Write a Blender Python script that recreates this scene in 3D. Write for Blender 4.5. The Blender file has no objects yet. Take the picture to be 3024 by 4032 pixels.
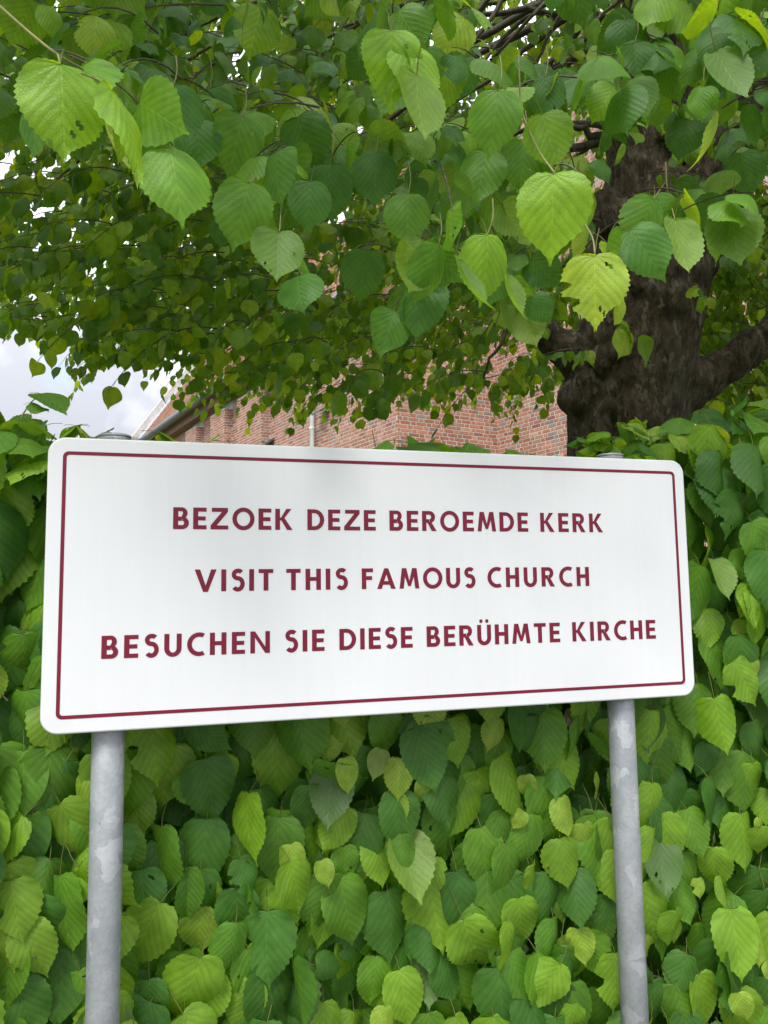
import bpy, bmesh, math, random
import numpy as np
from mathutils import Vector, Matrix, noise as mnoise

rng = np.random.default_rng(11)
random.seed(11)
R = math.radians
scene = bpy.context.scene
col = scene.collection

# ------------------------------------------------------------------ camera
EYE_DROP = 0.0194
SIGN_Z = 1.60
CAM = np.array([-0.4866, -1.5293, SIGN_Z - EYE_DROP])
def cam_rot(yaw, pitch, roll):
    cy, sy, cp, sp, cr, sr = math.cos(yaw), math.sin(yaw), math.cos(pitch), math.sin(pitch), math.cos(roll), math.sin(roll)
    Rz = np.array([[cy, -sy, 0], [sy, cy, 0], [0, 0, 1]])
    Rx = np.array([[1, 0, 0], [0, cp, -sp], [0, sp, cp]])
    Ry = np.array([[cr, 0, sr], [0, 1, 0], [-sr, 0, cr]])
    return Rz @ Rx @ Ry
CR = cam_rot(R(-16.103), R(5.764), R(0.827))
cd = bpy.data.cameras.new('camera')
cam = bpy.data.objects.new('camera', cd); col.objects.link(cam)
m = np.eye(4); m[:3, 0] = CR[:, 0]; m[:3, 1] = CR[:, 2]; m[:3, 2] = -CR[:, 1]; m[:3, 3] = CAM
cam.matrix_world = Matrix(m.tolist())
cd.sensor_fit = 'HORIZONTAL'; cd.sensor_width = 36.0; cd.lens = 36.0 * 3000 / 3024
cd.clip_start = 0.05; cd.clip_end = 1000
scene.camera = cam

# ------------------------------------------------------------------ sky, sun, exposure
CLOUD_SHIFT = (20.55, 9.15, 31.95)
SUN_EL, SUN_AZ = 51.0, 212.0          # compass style: 0 = +Y, clockwise
world = bpy.data.worlds.new('World'); scene.world = world; world.use_nodes = True
nt = world.node_tree; nt.nodes.clear()
out = nt.nodes.new('ShaderNodeOutputWorld'); bg = nt.nodes.new('ShaderNodeBackground')
sky = nt.nodes.new('ShaderNodeTexSky'); sky.sky_type = 'NISHITA'; sky.sun_disc = False
sky.sun_elevation = R(SUN_EL); sky.sun_rotation = R(SUN_AZ)
tc = nt.nodes.new('ShaderNodeTexCoord')
n1 = nt.nodes.new('ShaderNodeTexNoise'); n1.inputs['Scale'].default_value = 3.2; n1.inputs['Detail'].default_value = 7; n1.inputs['Roughness'].default_value = .55
n2 = nt.nodes.new('ShaderNodeTexNoise'); n2.inputs['Scale'].default_value = 5.0; n2.inputs['Detail'].default_value = 6
r1 = nt.nodes.new('ShaderNodeValToRGB'); r1.color_ramp.elements[0].position = .27; r1.color_ramp.elements[1].position = .36
r2 = nt.nodes.new('ShaderNodeValToRGB')
r2.color_ramp.elements[0].position = .40; r2.color_ramp.elements[0].color = (.40, .415, .46, 1)
r2.color_ramp.elements[1].position = .66; r2.color_ramp.elements[1].color = (.95, .98, 1.06, 1)
cl = nt.nodes.new('ShaderNodeMixRGB'); cl.blend_type = 'MULTIPLY'; cl.inputs['Fac'].default_value = 1
# an overcast sky is brightest overhead and dims evenly towards the horizon
sz = nt.nodes.new('ShaderNodeSeparateXYZ'); nt.links.new(tc.outputs['Generated'], sz.inputs[0])
mr = nt.nodes.new('ShaderNodeMapRange'); mr.inputs['From Min'].default_value = 0; mr.inputs['From Max'].default_value = 1; mr.inputs['To Min'].default_value = 3.6; mr.inputs['To Max'].default_value = 12.5
nt.links.new(sz.outputs['Z'], mr.inputs['Value']); nt.links.new(mr.outputs['Result'], cl.inputs['Color2'])
mx = nt.nodes.new('ShaderNodeMixRGB')
L = nt.links.new
cm = nt.nodes.new('ShaderNodeMapping'); cm.inputs['Location'].default_value = CLOUD_SHIFT; L(tc.outputs['Generated'], cm.inputs['Vector'])
L(tc.outputs['Generated'], n1.inputs['Vector']); L(cm.outputs[0], n2.inputs['Vector'])
L(n1.outputs['Fac'], r1.inputs['Fac']); L(n2.outputs['Fac'], r2.inputs['Fac'])
L(r2.outputs['Color'], cl.inputs['Color1'])
L(r1.outputs['Color'], mx.inputs['Fac']); L(sky.outputs['Color'], mx.inputs['Color1']); L(cl.outputs['Color'], mx.inputs['Color2'])
L(mx.outputs['Color'], bg.inputs['Color']); bg.inputs['Strength'].default_value = 0.14
L(bg.outputs['Background'], out.inputs['Surface'])

sd = bpy.data.lights.new('sun', 'SUN'); sd.energy = 1.5; sd.angle = R(20); sd.color = (1, .965, .91)
sun = bpy.data.objects.new('sun', sd); col.objects.link(sun)
sdir = Vector((math.sin(R(SUN_AZ)) * math.cos(R(SUN_EL)), math.cos(R(SUN_AZ)) * math.cos(R(SUN_EL)), math.sin(R(SUN_EL))))
sun.rotation_euler = sdir.to_track_quat('Z', 'Y').to_euler(); sun.location = (0, -4, 8)

vs = scene.view_settings
vs.view_transform = 'Standard'; vs.look = 'None'; vs.gamma = 1; vs.use_curve_mapping = False
vs.exposure = 1.3
scene.cycles.use_denoising = True
scene.cycles.max_bounces = 10; scene.cycles.diffuse_bounces = 6; scene.cycles.transmission_bounces = 8
scene.cycles.sample_clamp_indirect = 6

# ------------------------------------------------------------------ helpers
FPX = 3000.0
def at(px, py, depth):
    """a point seen at a spot of the picture, at a chosen distance"""
    return CAM + depth * (CR @ np.array([(px - 1512) / FPX, 1, -(py - 2016) / FPX]))
def to_px(P):
    q = (np.atleast_2d(P) - CAM) @ CR
    d = np.where(np.abs(q[:, 1]) < 1e-3, 1e-3, q[:, 1])
    return np.c_[1512 + FPX * q[:, 0] / d, 2016 - FPX * q[:, 2] / d, q[:, 1]]
def unit(v):
    v = np.asarray(v, float); return v / np.maximum(np.linalg.norm(v, axis=-1, keepdims=True), 1e-9)

def tag(o, label=None, cat=None, kind=None, group=None):
    if label: o['label'] = label
    if cat: o['category'] = cat
    if kind: o['kind'] = kind
    if group: o['group'] = group
    return o
def empty(name, loc, label, cat):
    o = bpy.data.objects.new(name, None); col.objects.link(o); o.location = loc
    o.empty_display_size = .2
    return tag(o, label, cat)
def link(name, me, parent=None, mat=None):
    o = bpy.data.objects.new(name, me); col.objects.link(o)
    if mat is not None and len(me.materials) == 0: me.materials.append(mat)
    if parent is not None:
        o.parent = parent; o.matrix_parent_inverse = Matrix.Translation(-parent.location)
    return o
def mesh_from(name, V, F, smooth=False, luv=None, tint=None):
    """triangles or quads from numpy arrays, F (n,k)"""
    me = bpy.data.meshes.new(name)
    V = np.asarray(V, np.float32); F = np.asarray(F, np.int32); k = F.shape[1]
    me.vertices.add(len(V)); me.vertices.foreach_set('co', V.ravel())
    me.loops.add(F.size); me.loops.foreach_set('vertex_index', F.ravel())
    me.polygons.add(len(F)); me.polygons.foreach_set('loop_start', np.arange(0, F.size, k, dtype=np.int32))
    try: me.polygons.foreach_set('loop_total', np.full(len(F), k, np.int32))
    except Exception: pass
    me.polygons.foreach_set('use_smooth', np.full(len(F), smooth, bool))
    if luv is not None:
        a = me.attributes.new('luv', 'FLOAT_VECTOR', 'POINT'); a.data.foreach_set('vector', np.asarray(luv, np.float32).ravel())
    if tint is not None:
        a = me.attributes.new('tint', 'FLOAT_COLOR', 'POINT')
        a.data.foreach_set('color', np.c_[np.asarray(tint, np.float32), np.ones(len(tint), np.float32)].ravel())
    me.update(calc_edges=True); me.validate()
    return me
def bm_mesh(name, bm, smooth=False):
    me = bpy.data.meshes.new(name)
    bmesh.ops.recalc_face_normals(bm, faces=bm.faces); bm.to_mesh(me); bm.free()
    if smooth:
        me.polygons.foreach_set('use_smooth', np.ones(len(me.polygons), bool))
    return me
def tube(pts, rad, n=8, cap=True):
    """tapered tube along points -> V, F(quads, caps folded into quads)"""
    P = np.asarray(pts, float); rad = np.broadcast_to(np.asarray(rad, float), (len(P),))
    T = unit(np.gradient(P, axis=0)); V = []
    up = np.array([0, 0, 1.0]) if abs(T[0][2]) < .9 else np.array([1.0, 0, 0])
    a = unit(np.cross(T[0], up))
    for i in range(len(P)):
        a = unit(a - T[i] * np.dot(a, T[i])); b = np.cross(T[i], a)
        th = np.arange(n) * 2 * math.pi / n
        V.append(P[i] + rad[i] * (np.cos(th)[:, None] * a + np.sin(th)[:, None] * b))
    F = []
    for i in range(len(P) - 1):
        for j in range(n):
            F.append((i * n + j, i * n + (j + 1) % n, (i + 1) * n + (j + 1) % n, (i + 1) * n + j))
    V = np.concatenate(V)
    if cap:
        for base, flip in ((0, True), ((len(P) - 1) * n, False)):
            c = len(V); V = np.vstack([V, V[base:base + n].mean(0)])
            for j in range(0, n, 2):
                q = (base + j, base + (j + 1) % n, base + (j + 2) % n, c)
                F.append(q[::-1] if flip else q)
    return V, np.array(F, int)
def join(parts):
    V, F, o = [], [], 0
    for v, f in parts:
        V.append(v); F.append(np.asarray(f) + o); o += len(v)
    return np.concatenate(V), np.concatenate(F)
def bez(p0, p1, p2, n=10):
    t = np.linspace(0, 1, n)[:, None]
    return (1 - t) ** 2 * np.asarray(p0) + 2 * t * (1 - t) * np.asarray(p1) + t * t * np.asarray(p2)

# ------------------------------------------------------------------ materials
def new_mat(name):
    mt = bpy.data.materials.new(name); mt.use_nodes = True
    t = mt.node_tree; return mt, t, t.nodes['Principled BSDF'], t.nodes['Material Output']
def node(t, kind, **inp):
    n = t.nodes.new(kind)
    for k, v in inp.items():
        if k in n.inputs: n.inputs[k].default_value = v
    return n
def math_n(t, op, a, b=None, clamp=False):
    n = t.nodes.new('ShaderNodeMath'); n.operation = op; n.use_clamp = clamp
    for i, x in enumerate((a, b)):
        if x is None: continue
        if isinstance(x, (int, float)): n.inputs[i].default_value = x
        else: t.links.new(x, n.inputs[i])
    return n.outputs[0]
def ramp(t, src, stops):
    n = t.nodes.new('ShaderNodeValToRGB'); e = n.color_ramp.elements
    while len(e) < len(stops): e.new(.5)
    for k, (p, c) in enumerate(stops):
        e[k].position = p; e[k].color = (*c, 1) if len(c) == 3 else c
    t.links.new(src, n.inputs['Fac']); return n.outputs['Color']
def mixc(t, fac, a, b, mode='MIX'):
    n = t.nodes.new('ShaderNodeMixRGB'); n.blend_type = mode
    for k, x in (('Fac', fac), ('Color1', a), ('Color2', b)):
        if isinstance(x, (int, float)): n.inputs[k].default_value = x
        elif isinstance(x, tuple): n.inputs[k].default_value = (*x, 1)
        else: t.links.new(x, n.inputs[k])
    return n.outputs['Color']

def leaf_material(name, merged):
    mt, t, p, o = new_mat(name); l = t.links.new
    uv = t.nodes.new('ShaderNodeAttribute'); uv.attribute_name = 'luv'
    sp = t.nodes.new('ShaderNodeSeparateXYZ'); l(uv.outputs['Vector'], sp.inputs[0])
    if merged:
        ta = t.nodes.new('ShaderNodeAttribute'); ta.attribute_name = 'tint'; tint = ta.outputs['Color']
    else:
        oi = t.nodes.new('ShaderNodeObjectInfo'); tint = oi.outputs['Color']
    u, v = sp.outputs[0], sp.outputs[1]
    au = math_n(t, 'ABSOLUTE', u)
    ns0 = node(t, 'ShaderNodeTexNoise', Scale=3.0, Detail=2.0); l(uv.outputs['Vector'], ns0.inputs['Vector'])
    s1 = math_n(t, 'SUBTRACT', v, math_n(t, 'MULTIPLY', au, 1.1))
    s2 = math_n(t, 'MULTIPLY', math_n(t, 'SUBTRACT', math_n(t, 'ARCTAN2', v, au), .833), .36)     # veins fan out of the base
    pos = math_n(t, 'GREATER_THAN', s1, 0.0)
    s = math_n(t, 'ADD', math_n(t, 'MULTIPLY', pos, s1), math_n(t, 'MULTIPLY', math_n(t, 'SUBTRACT', 1.0, pos), s2))
    fr = math_n(t, 'FRACT', math_n(t, 'ADD', math_n(t, 'MULTIPLY', s, 7.0), math_n(t, 'MULTIPLY', ns0.outputs['Fac'], .5)))
    d = math_n(t, 'ABSOLUTE', math_n(t, 'SUBTRACT', fr, .5))          # .5 on the vein
    lat = math_n(t, 'MULTIPLY', math_n(t, 'SUBTRACT', d, .44), 14.0, True)
    mid = math_n(t, 'SUBTRACT', 1.0, math_n(t, 'MULTIPLY', au, 60.0), True)
    mid = math_n(t, 'MAXIMUM', mid, 0.0)
    vein = math_n(t, 'MAXIMUM', lat, mid)
    # small cross veins
    wv = t.nodes.new('ShaderNodeTexVoronoi'); wv.feature = 'DISTANCE_TO_EDGE'; wv.inputs['Scale'].default_value = 22
    l(uv.outputs['Vector'], wv.inputs['Vector'])
    fine = math_n(t, 'MULTIPLY', wv.outputs['Distance'], 5.0, True)
    ns = node(t, 'ShaderNodeTexNoise', Scale=4.0, Detail=4.0); l(uv.outputs['Vector'], ns.inputs['Vector'])
    shade = ramp(t, ns.outputs['Fac'], [(.3, (.80, .83, .8)), (.7, (1.16, 1.12, 1.1))])
    c = mixc(t, 1.0, tint, shade, 'MULTIPLY')
    veincol = mixc(t, 1.0, tint, (1.5, 1.32, 1.25), 'MULTIPLY')
    geo = t.nodes.new('ShaderNodeNewGeometry')
    c = mixc(t, math_n(t, 'MULTIPLY', vein, math_n(t, 'ADD', math_n(t, 'MULTIPLY', geo.outputs['Backfacing'], .45), .10)), c, veincol)
    c = mixc(t, math_n(t, 'MULTIPLY', mid, .4), c, veincol)
    c = mixc(t, 1.0, c, ramp(t, d, [(.0, (1.07, 1.06, 1.05)), (.34, (.99, .99, .99)), (.44, (.86, .88, .86)), (.5, (.86, .88, .86))]), 'MULTIPLY')
    sn = node(t, 'ShaderNodeTexNoise', Scale=17.0, Detail=3.0); l(uv.outputs['Vector'], sn.inputs['Vector'])
    c = mixc(t, math_n(t, 'MULTIPLY', ramp(t, sn.outputs['Fac'], [(.715, (0, 0, 0)), (.76, (1, 1, 1))]), .7), c, (.20, .15, .06))
    c = mixc(t, 1.0, c, ramp(t, fine, [(.0, (.93, .94, .93)), (.6, (1.02, 1.02, 1.02))]), 'MULTIPLY')
    # stalk
    isst = math_n(t, 'LESS_THAN', v, -.2)
    c = mixc(t, isst, c, (.17, .19, .05))
    # paler, duller underside
    under = mixc(t, .45, c, (.15, .19, .085))
    cc = mixc(t, geo.outputs['Backfacing'], c, under)
    l(cc, p.inputs['Base Color'])
    p.inputs['Roughness'].default_value = .44; p.inputs['Specular IOR Level'].default_value = .36
    quilt = math_n(t, 'ADD', math_n(t, 'MULTIPLY', math_n(t, 'SUBTRACT', .5, d), 1.0), math_n(t, 'MULTIPLY', fine, .22))
    quilt = math_n(t, 'SUBTRACT', quilt, math_n(t, 'MULTIPLY', mid, .5))
    bp = t.nodes.new('ShaderNodeBump'); bp.inputs['Strength'].default_value = .5; bp.inputs['Distance'].default_value = .0018
    l(quilt, bp.inputs['Height']); l(bp.outputs['Normal'], p.inputs['Normal'])
    tr = t.nodes.new('ShaderNodeBsdfTranslucent')
    l(mixc(t, 1.0, c, (2.5, 1.95, .36), 'MULTIPLY'), tr.inputs['Color'])
    l(bp.outputs['Normal'], tr.inputs['Normal'])
    ms = t.nodes.new('ShaderNodeMixShader'); ms.inputs[0].default_value = .45
    l(p.outputs[0], ms.inputs[1]); l(tr.outputs[0], ms.inputs[2]); l(ms.outputs[0], o.inputs['Surface'])
    return mt
M_LEAF = leaf_material('lime_leaf', False)
M_LEAVES = leaf_material('lime_foliage', True)

def twig_material(name, c0, c1):
    mt, t, p, o = new_mat(name)
    tc = t.nodes.new('ShaderNodeTexCoord'); ns = node(t, 'ShaderNodeTexNoise', Scale=30.0, Detail=3.0)
    t.links.new(tc.outputs['Object'], ns.inputs['Vector'])
    t.links.new(ramp(t, ns.outputs['Fac'], [(.35, c0), (.65, c1)]), p.inputs['Base Color'])
    p.inputs['Roughness'].default_value = .75
    return mt
M_TWIG = twig_material('twig_bark', (.05, .038, .026), (.10, .078, .055))
M_SHOOT = twig_material('green_shoot', (.15, .17, .05), (.22, .20, .075))

def bark_material():
    mt, t, p, o = new_mat('lime_bark'); l = t.links.new
    tc = t.nodes.new('ShaderNodeTexCoord')
    mp = t.nodes.new('ShaderNodeMapping'); mp.inputs['Scale'].default_value = (1, 1, .5); l(tc.outputs['Object'], mp.inputs['Vector'])
    na = node(t, 'ShaderNodeTexNoise', Scale=20.0, Detail=12.0, Roughness=.75); l(mp.outputs[0], na.inputs['Vector'])
    nb = node(t, 'ShaderNodeTexNoise', Scale=2.3, Detail=5.0, Roughness=.65); l(mp.outputs[0], nb.inputs['Vector'])
    vo = node(t, 'ShaderNodeTexVoronoi', Scale=38.0); dn = node(t, 'ShaderNodeTexNoise', Scale=14.0, Detail=5.0, Roughness=.7); l(mp.outputs[0], dn.inputs['Vector'])
    wob = mixc(t, .12, mp.outputs[0], dn.outputs['Color'], 'ADD'); l(wob, vo.inputs['Vector'])
    cell = t.nodes.new('ShaderNodeSeparateXYZ'); l(vo.outputs['Color'], cell.inputs[0])
    c = ramp(t, na.outputs['Fac'], [(.36, (.020, .014, .009)), (.5, (.105, .077, .052)), (.64, (.30, .238, .17))])
    c = mixc(t, .55, c, ramp(t, cell.outputs[0], [(0, (.018, .013, .009)), (.45, (.075, .055, .038)), (.85, (.13, .098, .068)), (1, (.33, .275, .21))]))
    lich = ramp(t, nb.outputs['Fac'], [(.55, (0, 0, 0)), (.66, (1, 1, 1))])
    c = mixc(t, math_n(t, 'MULTIPLY', lich, .35), c, (.17, .165, .14))
    moss = ramp(t, nb.outputs['Fac'], [(.32, (1, 1, 1)), (.42, (0, 0, 0))])
    c = mixc(t, math_n(t, 'MULTIPLY', moss, .45), c, (.055, .052, .025))
    l(c, p.inputs['Base Color']); p.inputs['Roughness'].default_value = .9; p.inputs['Specular IOR Level'].default_value = .2
    h = math_n(t, 'ADD', na.outputs['Fac'], math_n(t, 'MULTIPLY', cell.outputs[0], .35))
    bp = t.nodes.new('ShaderNodeBump'); bp.inputs['Strength'].default_value = 1.0; bp.inputs['Distance'].default_value = .07
    l(h, bp.inputs['Height']); l(bp.outputs['Normal'], p.inputs['Normal'])
    return mt
M_BARK = bark_material()

def piece_material(name, merged, rough, nscale, spread=.25, bumpd=.004):
    """brick or tile: the tint of each piece with grain and stains"""
    mt, t, p, o = new_mat(name); l = t.links.new
    if merged:
        ta = t.nodes.new('ShaderNodeAttribute'); ta.attribute_name = 'tint'; tint = ta.outputs['Color']
    else:
        oi = t.nodes.new('ShaderNodeObjectInfo'); tint = oi.outputs['Color']
    geo = t.nodes.new('ShaderNodeNewGeometry')
    na = node(t, 'ShaderNodeTexNoise', Scale=nscale, Detail=6.0, Roughness=.65); l(geo.outputs['Position'], na.inputs['Vector'])
    nb = node(t, 'ShaderNodeTexNoise', Scale=.55, Detail=5.0, Roughness=.6); l(geo.outputs['Position'], nb.inputs['Vector'])
    a = ramp(t, na.outputs['Fac'], [(.3, (1 - spread,) * 3), (.7, (1 + spread,) * 3)])
    c = mixc(t, 1.0, tint, a, 'MULTIPLY')
    st = ramp(t, nb.outputs['Fac'], [(.55, (0, 0, 0)), (.72, (1, 1, 1))])
    c = mixc(t, math_n(t, 'MULTIPLY', st, .45), c, (.24, .205, .155))
    l(c, p.inputs['Base Color']); p.inputs['Roughness'].default_value = rough; p.inputs['Specular IOR Level'].default_value = .25
    bp = t.nodes.new('ShaderNodeBump'); bp.inputs['Distance'].default_value = bumpd; bp.inputs['Strength'].default_value = .6
    l(na.outputs['Fac'], bp.inputs['Height']); l(bp.outputs['Normal'], p.inputs['Normal'])
    return mt
M_BRICK = piece_material('red_brick', False, .85, 18); M_BRICKS = piece_material('red_brickwork', True, .85, 18)
M_TILE = piece_material('clay_tile', False, .7, 9); M_TILES = piece_material('clay_tiling', True, .7, 9)

def noise_mat(name, c0, c1, scale, rough, bump=.0, lo=.35, hi=.65, metal=0.0):
    mt, t, p, o = new_mat(name); l = t.links.new
    geo = t.nodes.new('ShaderNodeNewGeometry'); na = node(t, 'ShaderNodeTexNoise', Scale=scale, Detail=7.0, Roughness=.6)
    l(geo.outputs['Position'], na.inputs['Vector'])
    l(ramp(t, na.outputs['Fac'], [(lo, c0), (hi, c1)]), p.inputs['Base Color'])
    p.inputs['Roughness'].default_value = rough; p.inputs['Metallic'].default_value = metal
    if bump:
        bp = t.nodes.new('ShaderNodeBump'); bp.inputs['Distance'].default_value = bump
        l(na.outputs['Fac'], bp.inputs['Height']); l(bp.outputs['Normal'], p.inputs['Normal'])
    return mt
M_MORTAR = noise_mat('lime_mortar', (.44, .41, .38), (.56, .53, .50), 6, .95, .004)
M_ZINC = noise_mat('dark_zinc', (.10, .115, .13), (.17, .185, .20), 3, .45, metal=.3)
M_PIPE = noise_mat('pale_zinc_pipe', (.62, .63, .64), (.78, .79, .79), 4, .4)
M_BOARD = noise_mat('grey_board', (.34, .32, .30), (.50, .47, .44), 5, .7)
M_LEAD = noise_mat('pale_lead', (.45, .48, .55), (.60, .62, .68), 5, .5)
M_SLATE = noise_mat('slate', (.06, .06, .065), (.12, .12, .125), 8, .6)
M_GRASS = noise_mat('grass', (.035, .06, .018), (.08, .11, .03), 4, .95, .03)
M_PAVE = noise_mat('paving', (.17, .16, .15), (.28, .27, .255), 9, .9, .01)
M_POLE = noise_mat('dark_green_paint', (.012, .016, .016), (.022, .028, .027), 5, .45)

def sign_white():
    mt, t, p, o = new_mat('white_enamel'); l = t.links.new
    tc = t.nodes.new('ShaderNodeTexCoord')
    na = node(t, 'ShaderNodeTexNoise', Scale=3.0, Detail=6.0); l(tc.outputs['Object'], na.inputs['Vector'])
    c = ramp(t, na.outputs['Fac'], [(.3, (.63, .637, .645)), (.7, (.67, .677, .685))])
    vo = node(t, 'ShaderNodeTexVoronoi', Scale=15.0); vo.inputs['Randomness'].default_value = 1.0; l(tc.outputs['Object'], vo.inputs['Vector'])
    wn = node(t, 'ShaderNodeTexNoise', Scale=9.0, Detail=1.0); l(tc.outputs['Object'], wn.inputs['Vector'])
    lim = math_n(t, 'MULTIPLY', math_n(t, 'SUBTRACT', wn.outputs['Fac'], .56), .16, True)
    spot = math_n(t, 'LESS_THAN', vo.outputs['Distance'], lim)
    c = mixc(t, math_n(t, 'MULTIPLY', spot, .55), c, (.30, .30, .31))
    ms2 = t.nodes.new('ShaderNodeMapping'); ms2.inputs['Scale'].default_value = (26, 1, 1.3); l(tc.outputs['Object'], ms2.inputs['Vector'])
    st = node(t, 'ShaderNodeTexNoise', Scale=1.6, Detail=7.0, Roughness=.65); l(ms2.outputs[0], st.inputs['Vector'])
    c = mixc(t, 1.0, c, ramp(t, st.outputs['Fac'], [(.35, (.978, .978, .975)), (.6, (1, 1, 1))]), 'MULTIPLY')
    # grime gathered along the lower rim
    sp = t.nodes.new('ShaderNodeSeparateXYZ'); l(tc.outputs['Object'], sp.inputs[0])
    nz = node(t, 'ShaderNodeTexNoise', Scale=22.0, Detail=8.0, Roughness=.7); l(tc.outputs['Object'], nz.inputs['Vector'])
    e1 = math_n(t, 'MULTIPLY', math_n(t, 'SUBTRACT', -.235, sp.outputs[2]), 25.0, True)
    e2 = math_n(t, 'MULTIPLY', math_n(t, 'SUBTRACT', math_n(t, 'ABSOLUTE', sp.outputs[0]), .60), 8.0, True)
    g = math_n(t, 'MULTIPLY', math_n(t, 'MULTIPLY', e1, e2), math_n(t, 'MULTIPLY', math_n(t, 'SUBTRACT', nz.outputs['Fac'], .42), 4.0, True))
    c = mixc(t, math_n(t, 'MULTIPLY', g, .5), c, (.42, .41, .35))
    l(c, p.inputs['Base Color']); p.inputs['Roughness'].default_value = .32; p.inputs['Specular IOR Level'].default_value = .45
    return mt
M_WHITE = sign_white()
def sign_red():
    mt, t, p, o = new_mat('wine_red_paint'); l = t.links.new
    geo = t.nodes.new('ShaderNodeNewGeometry'); na = node(t, 'ShaderNodeTexNoise', Scale=40.0, Detail=4.0); l(geo.outputs['Position'], na.inputs['Vector'])
    l(ramp(t, na.outputs['Fac'], [(.3, (.140, .006, .022)), (.7, (.170, .009, .030))]), p.inputs['Base Color'])
    p.inputs['Roughness'].default_value = .45; p.inputs['Specular IOR Level'].default_value = .3
    return mt
M_RED = sign_red()
def galvanised():
    mt, t, p, o = new_mat('galvanised_steel'); l = t.links.new
    tc = t.nodes.new('ShaderNodeTexCoord')
    dn = node(t, 'ShaderNodeTexNoise', Scale=16.0, Detail=3.0); l(tc.outputs['Object'], dn.inputs['Vector'])
    mp = t.nodes.new('ShaderNodeMapping'); mp.inputs['Scale'].default_value = (1, 1, .75); l(tc.outputs['Object'], mp.inputs['Vector'])
    wob = mixc(t, .075, mp.outputs[0], dn.outputs['Color'], 'ADD')
    vo = node(t, 'ShaderNodeTexVoronoi', Scale=34.0); l(wob, vo.inputs['Vector'])
    ce = t.nodes.new('ShaderNodeSeparateXYZ'); l(vo.outputs['Color'], ce.inputs[0])
    c = ramp(t, ce.outputs[0], [(.0, (.255, .272, .285)), (.55, (.29, .308, .32)), (.78, (.325, .343, .355)), (.82, (.385, .40, .415))])
    nb = node(t, 'ShaderNodeTexNoise', Scale=14.0, Detail=6.0); l(tc.outputs['Object'], nb.inputs['Vector'])
    c = mixc(t, .28, c, ramp(t, nb.outputs['Fac'], [(.35, (.22, .236, .25)), (.65, (.40, .415, .43))]))
    sk = node(t, 'ShaderNodeTexNoise', Scale=55.0, Detail=2.0); l(tc.outputs['Object'], sk.inputs['Vector'])
    c = mixc(t, math_n(t, 'MULTIPLY', ramp(t, sk.outputs['Fac'], [(.74, (0, 0, 0)), (.77, (1, 1, 1))]), .6), c, (.16, .15, .14))
    l(c, p.inputs['Base Color']); p.inputs['Roughness'].default_value = .5; p.inputs['Metallic'].default_value = .25
    sg_ = node(t, 'ShaderNodeTexVoronoi', Scale=170.0); l(tc.outputs['Object'], sg_.inputs['Vector']); se_ = t.nodes.new('ShaderNodeSeparateXYZ'); l(sg_.outputs['Color'], se_.inputs[0])
    for lk in list(p.inputs['Base Color'].links): t.links.remove(lk)
    l(mixc(t, 1.0, c, ramp(t, se_.outputs[0], [(0, (.93, .93, .93)), (1, (1.07, 1.07, 1.07))]), 'MULTIPLY'), p.inputs['Base Color'])
    bp = t.nodes.new('ShaderNodeBump'); bp.inputs['Distance'].default_value = .0015; bp.inputs['Strength'].default_value = .5
    l(nb.outputs['Fac'], bp.inputs['Height']); l(bp.outputs['Normal'], p.inputs['Normal'])
    return mt
M_GALV = galvanised()

# ------------------------------------------------------------------ ground
def sheet(name, x0, x1, y0, y1, z, mat, n=2):
    xs, ys = np.linspace(x0, x1, n), np.linspace(y0, y1, n)
    X, Y = np.meshgrid(xs, ys); V = np.c_[X.ravel(), Y.ravel(), np.full(X.size, z)]
    F = [(j * n + i, j * n + i + 1, (j + 1) * n + i + 1, (j + 1) * n + i) for j in range(n - 1) for i in range(n - 1)]
    return tag(link(name, mesh_from(name, V, F), None, mat), kind='structure')
sheet('ground', -300, 300, -300, 300, 0, M_GRASS)
sheet('pavement', -60, 60, -6, -.25, .02, M_PAVE)

# ------------------------------------------------------------------ church
DN = np.array([-math.sin(R(14.8)), math.cos(R(14.8)), 0])          # along the nave, away from the viewer
DX = np.array([DN[1], -DN[0], 0])                                  # across the nave, into the building
P1 = at(1565, 1700, 19.0); P1[2] = 0
EAVE = float(at(1565, 1075, 19.0)[2])
NAVE_L = 24.0
tt = np.linspace(0, 10, 2001)
P2 = None
for s in tt:
    q = P1 + DX * s; q[2] = 2.5
    if to_px(q)[0, 0] >= 1972: P2 = P1 + DX * s; break
P3 = P2 - DN * 13.5
TALL = 15.0
church = empty('church', tuple(P1), 'red brick village church with clay tiled roof behind the lime tree', 'church')

def quad_mesh(name, quads):
    V = np.array([p for q in quads for p in q]); F = np.arange(len(V)).reshape(-1, 4)
    return mesh_from(name, V, F)
def up(p, z): return np.array([p[0], p[1], z])
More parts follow.
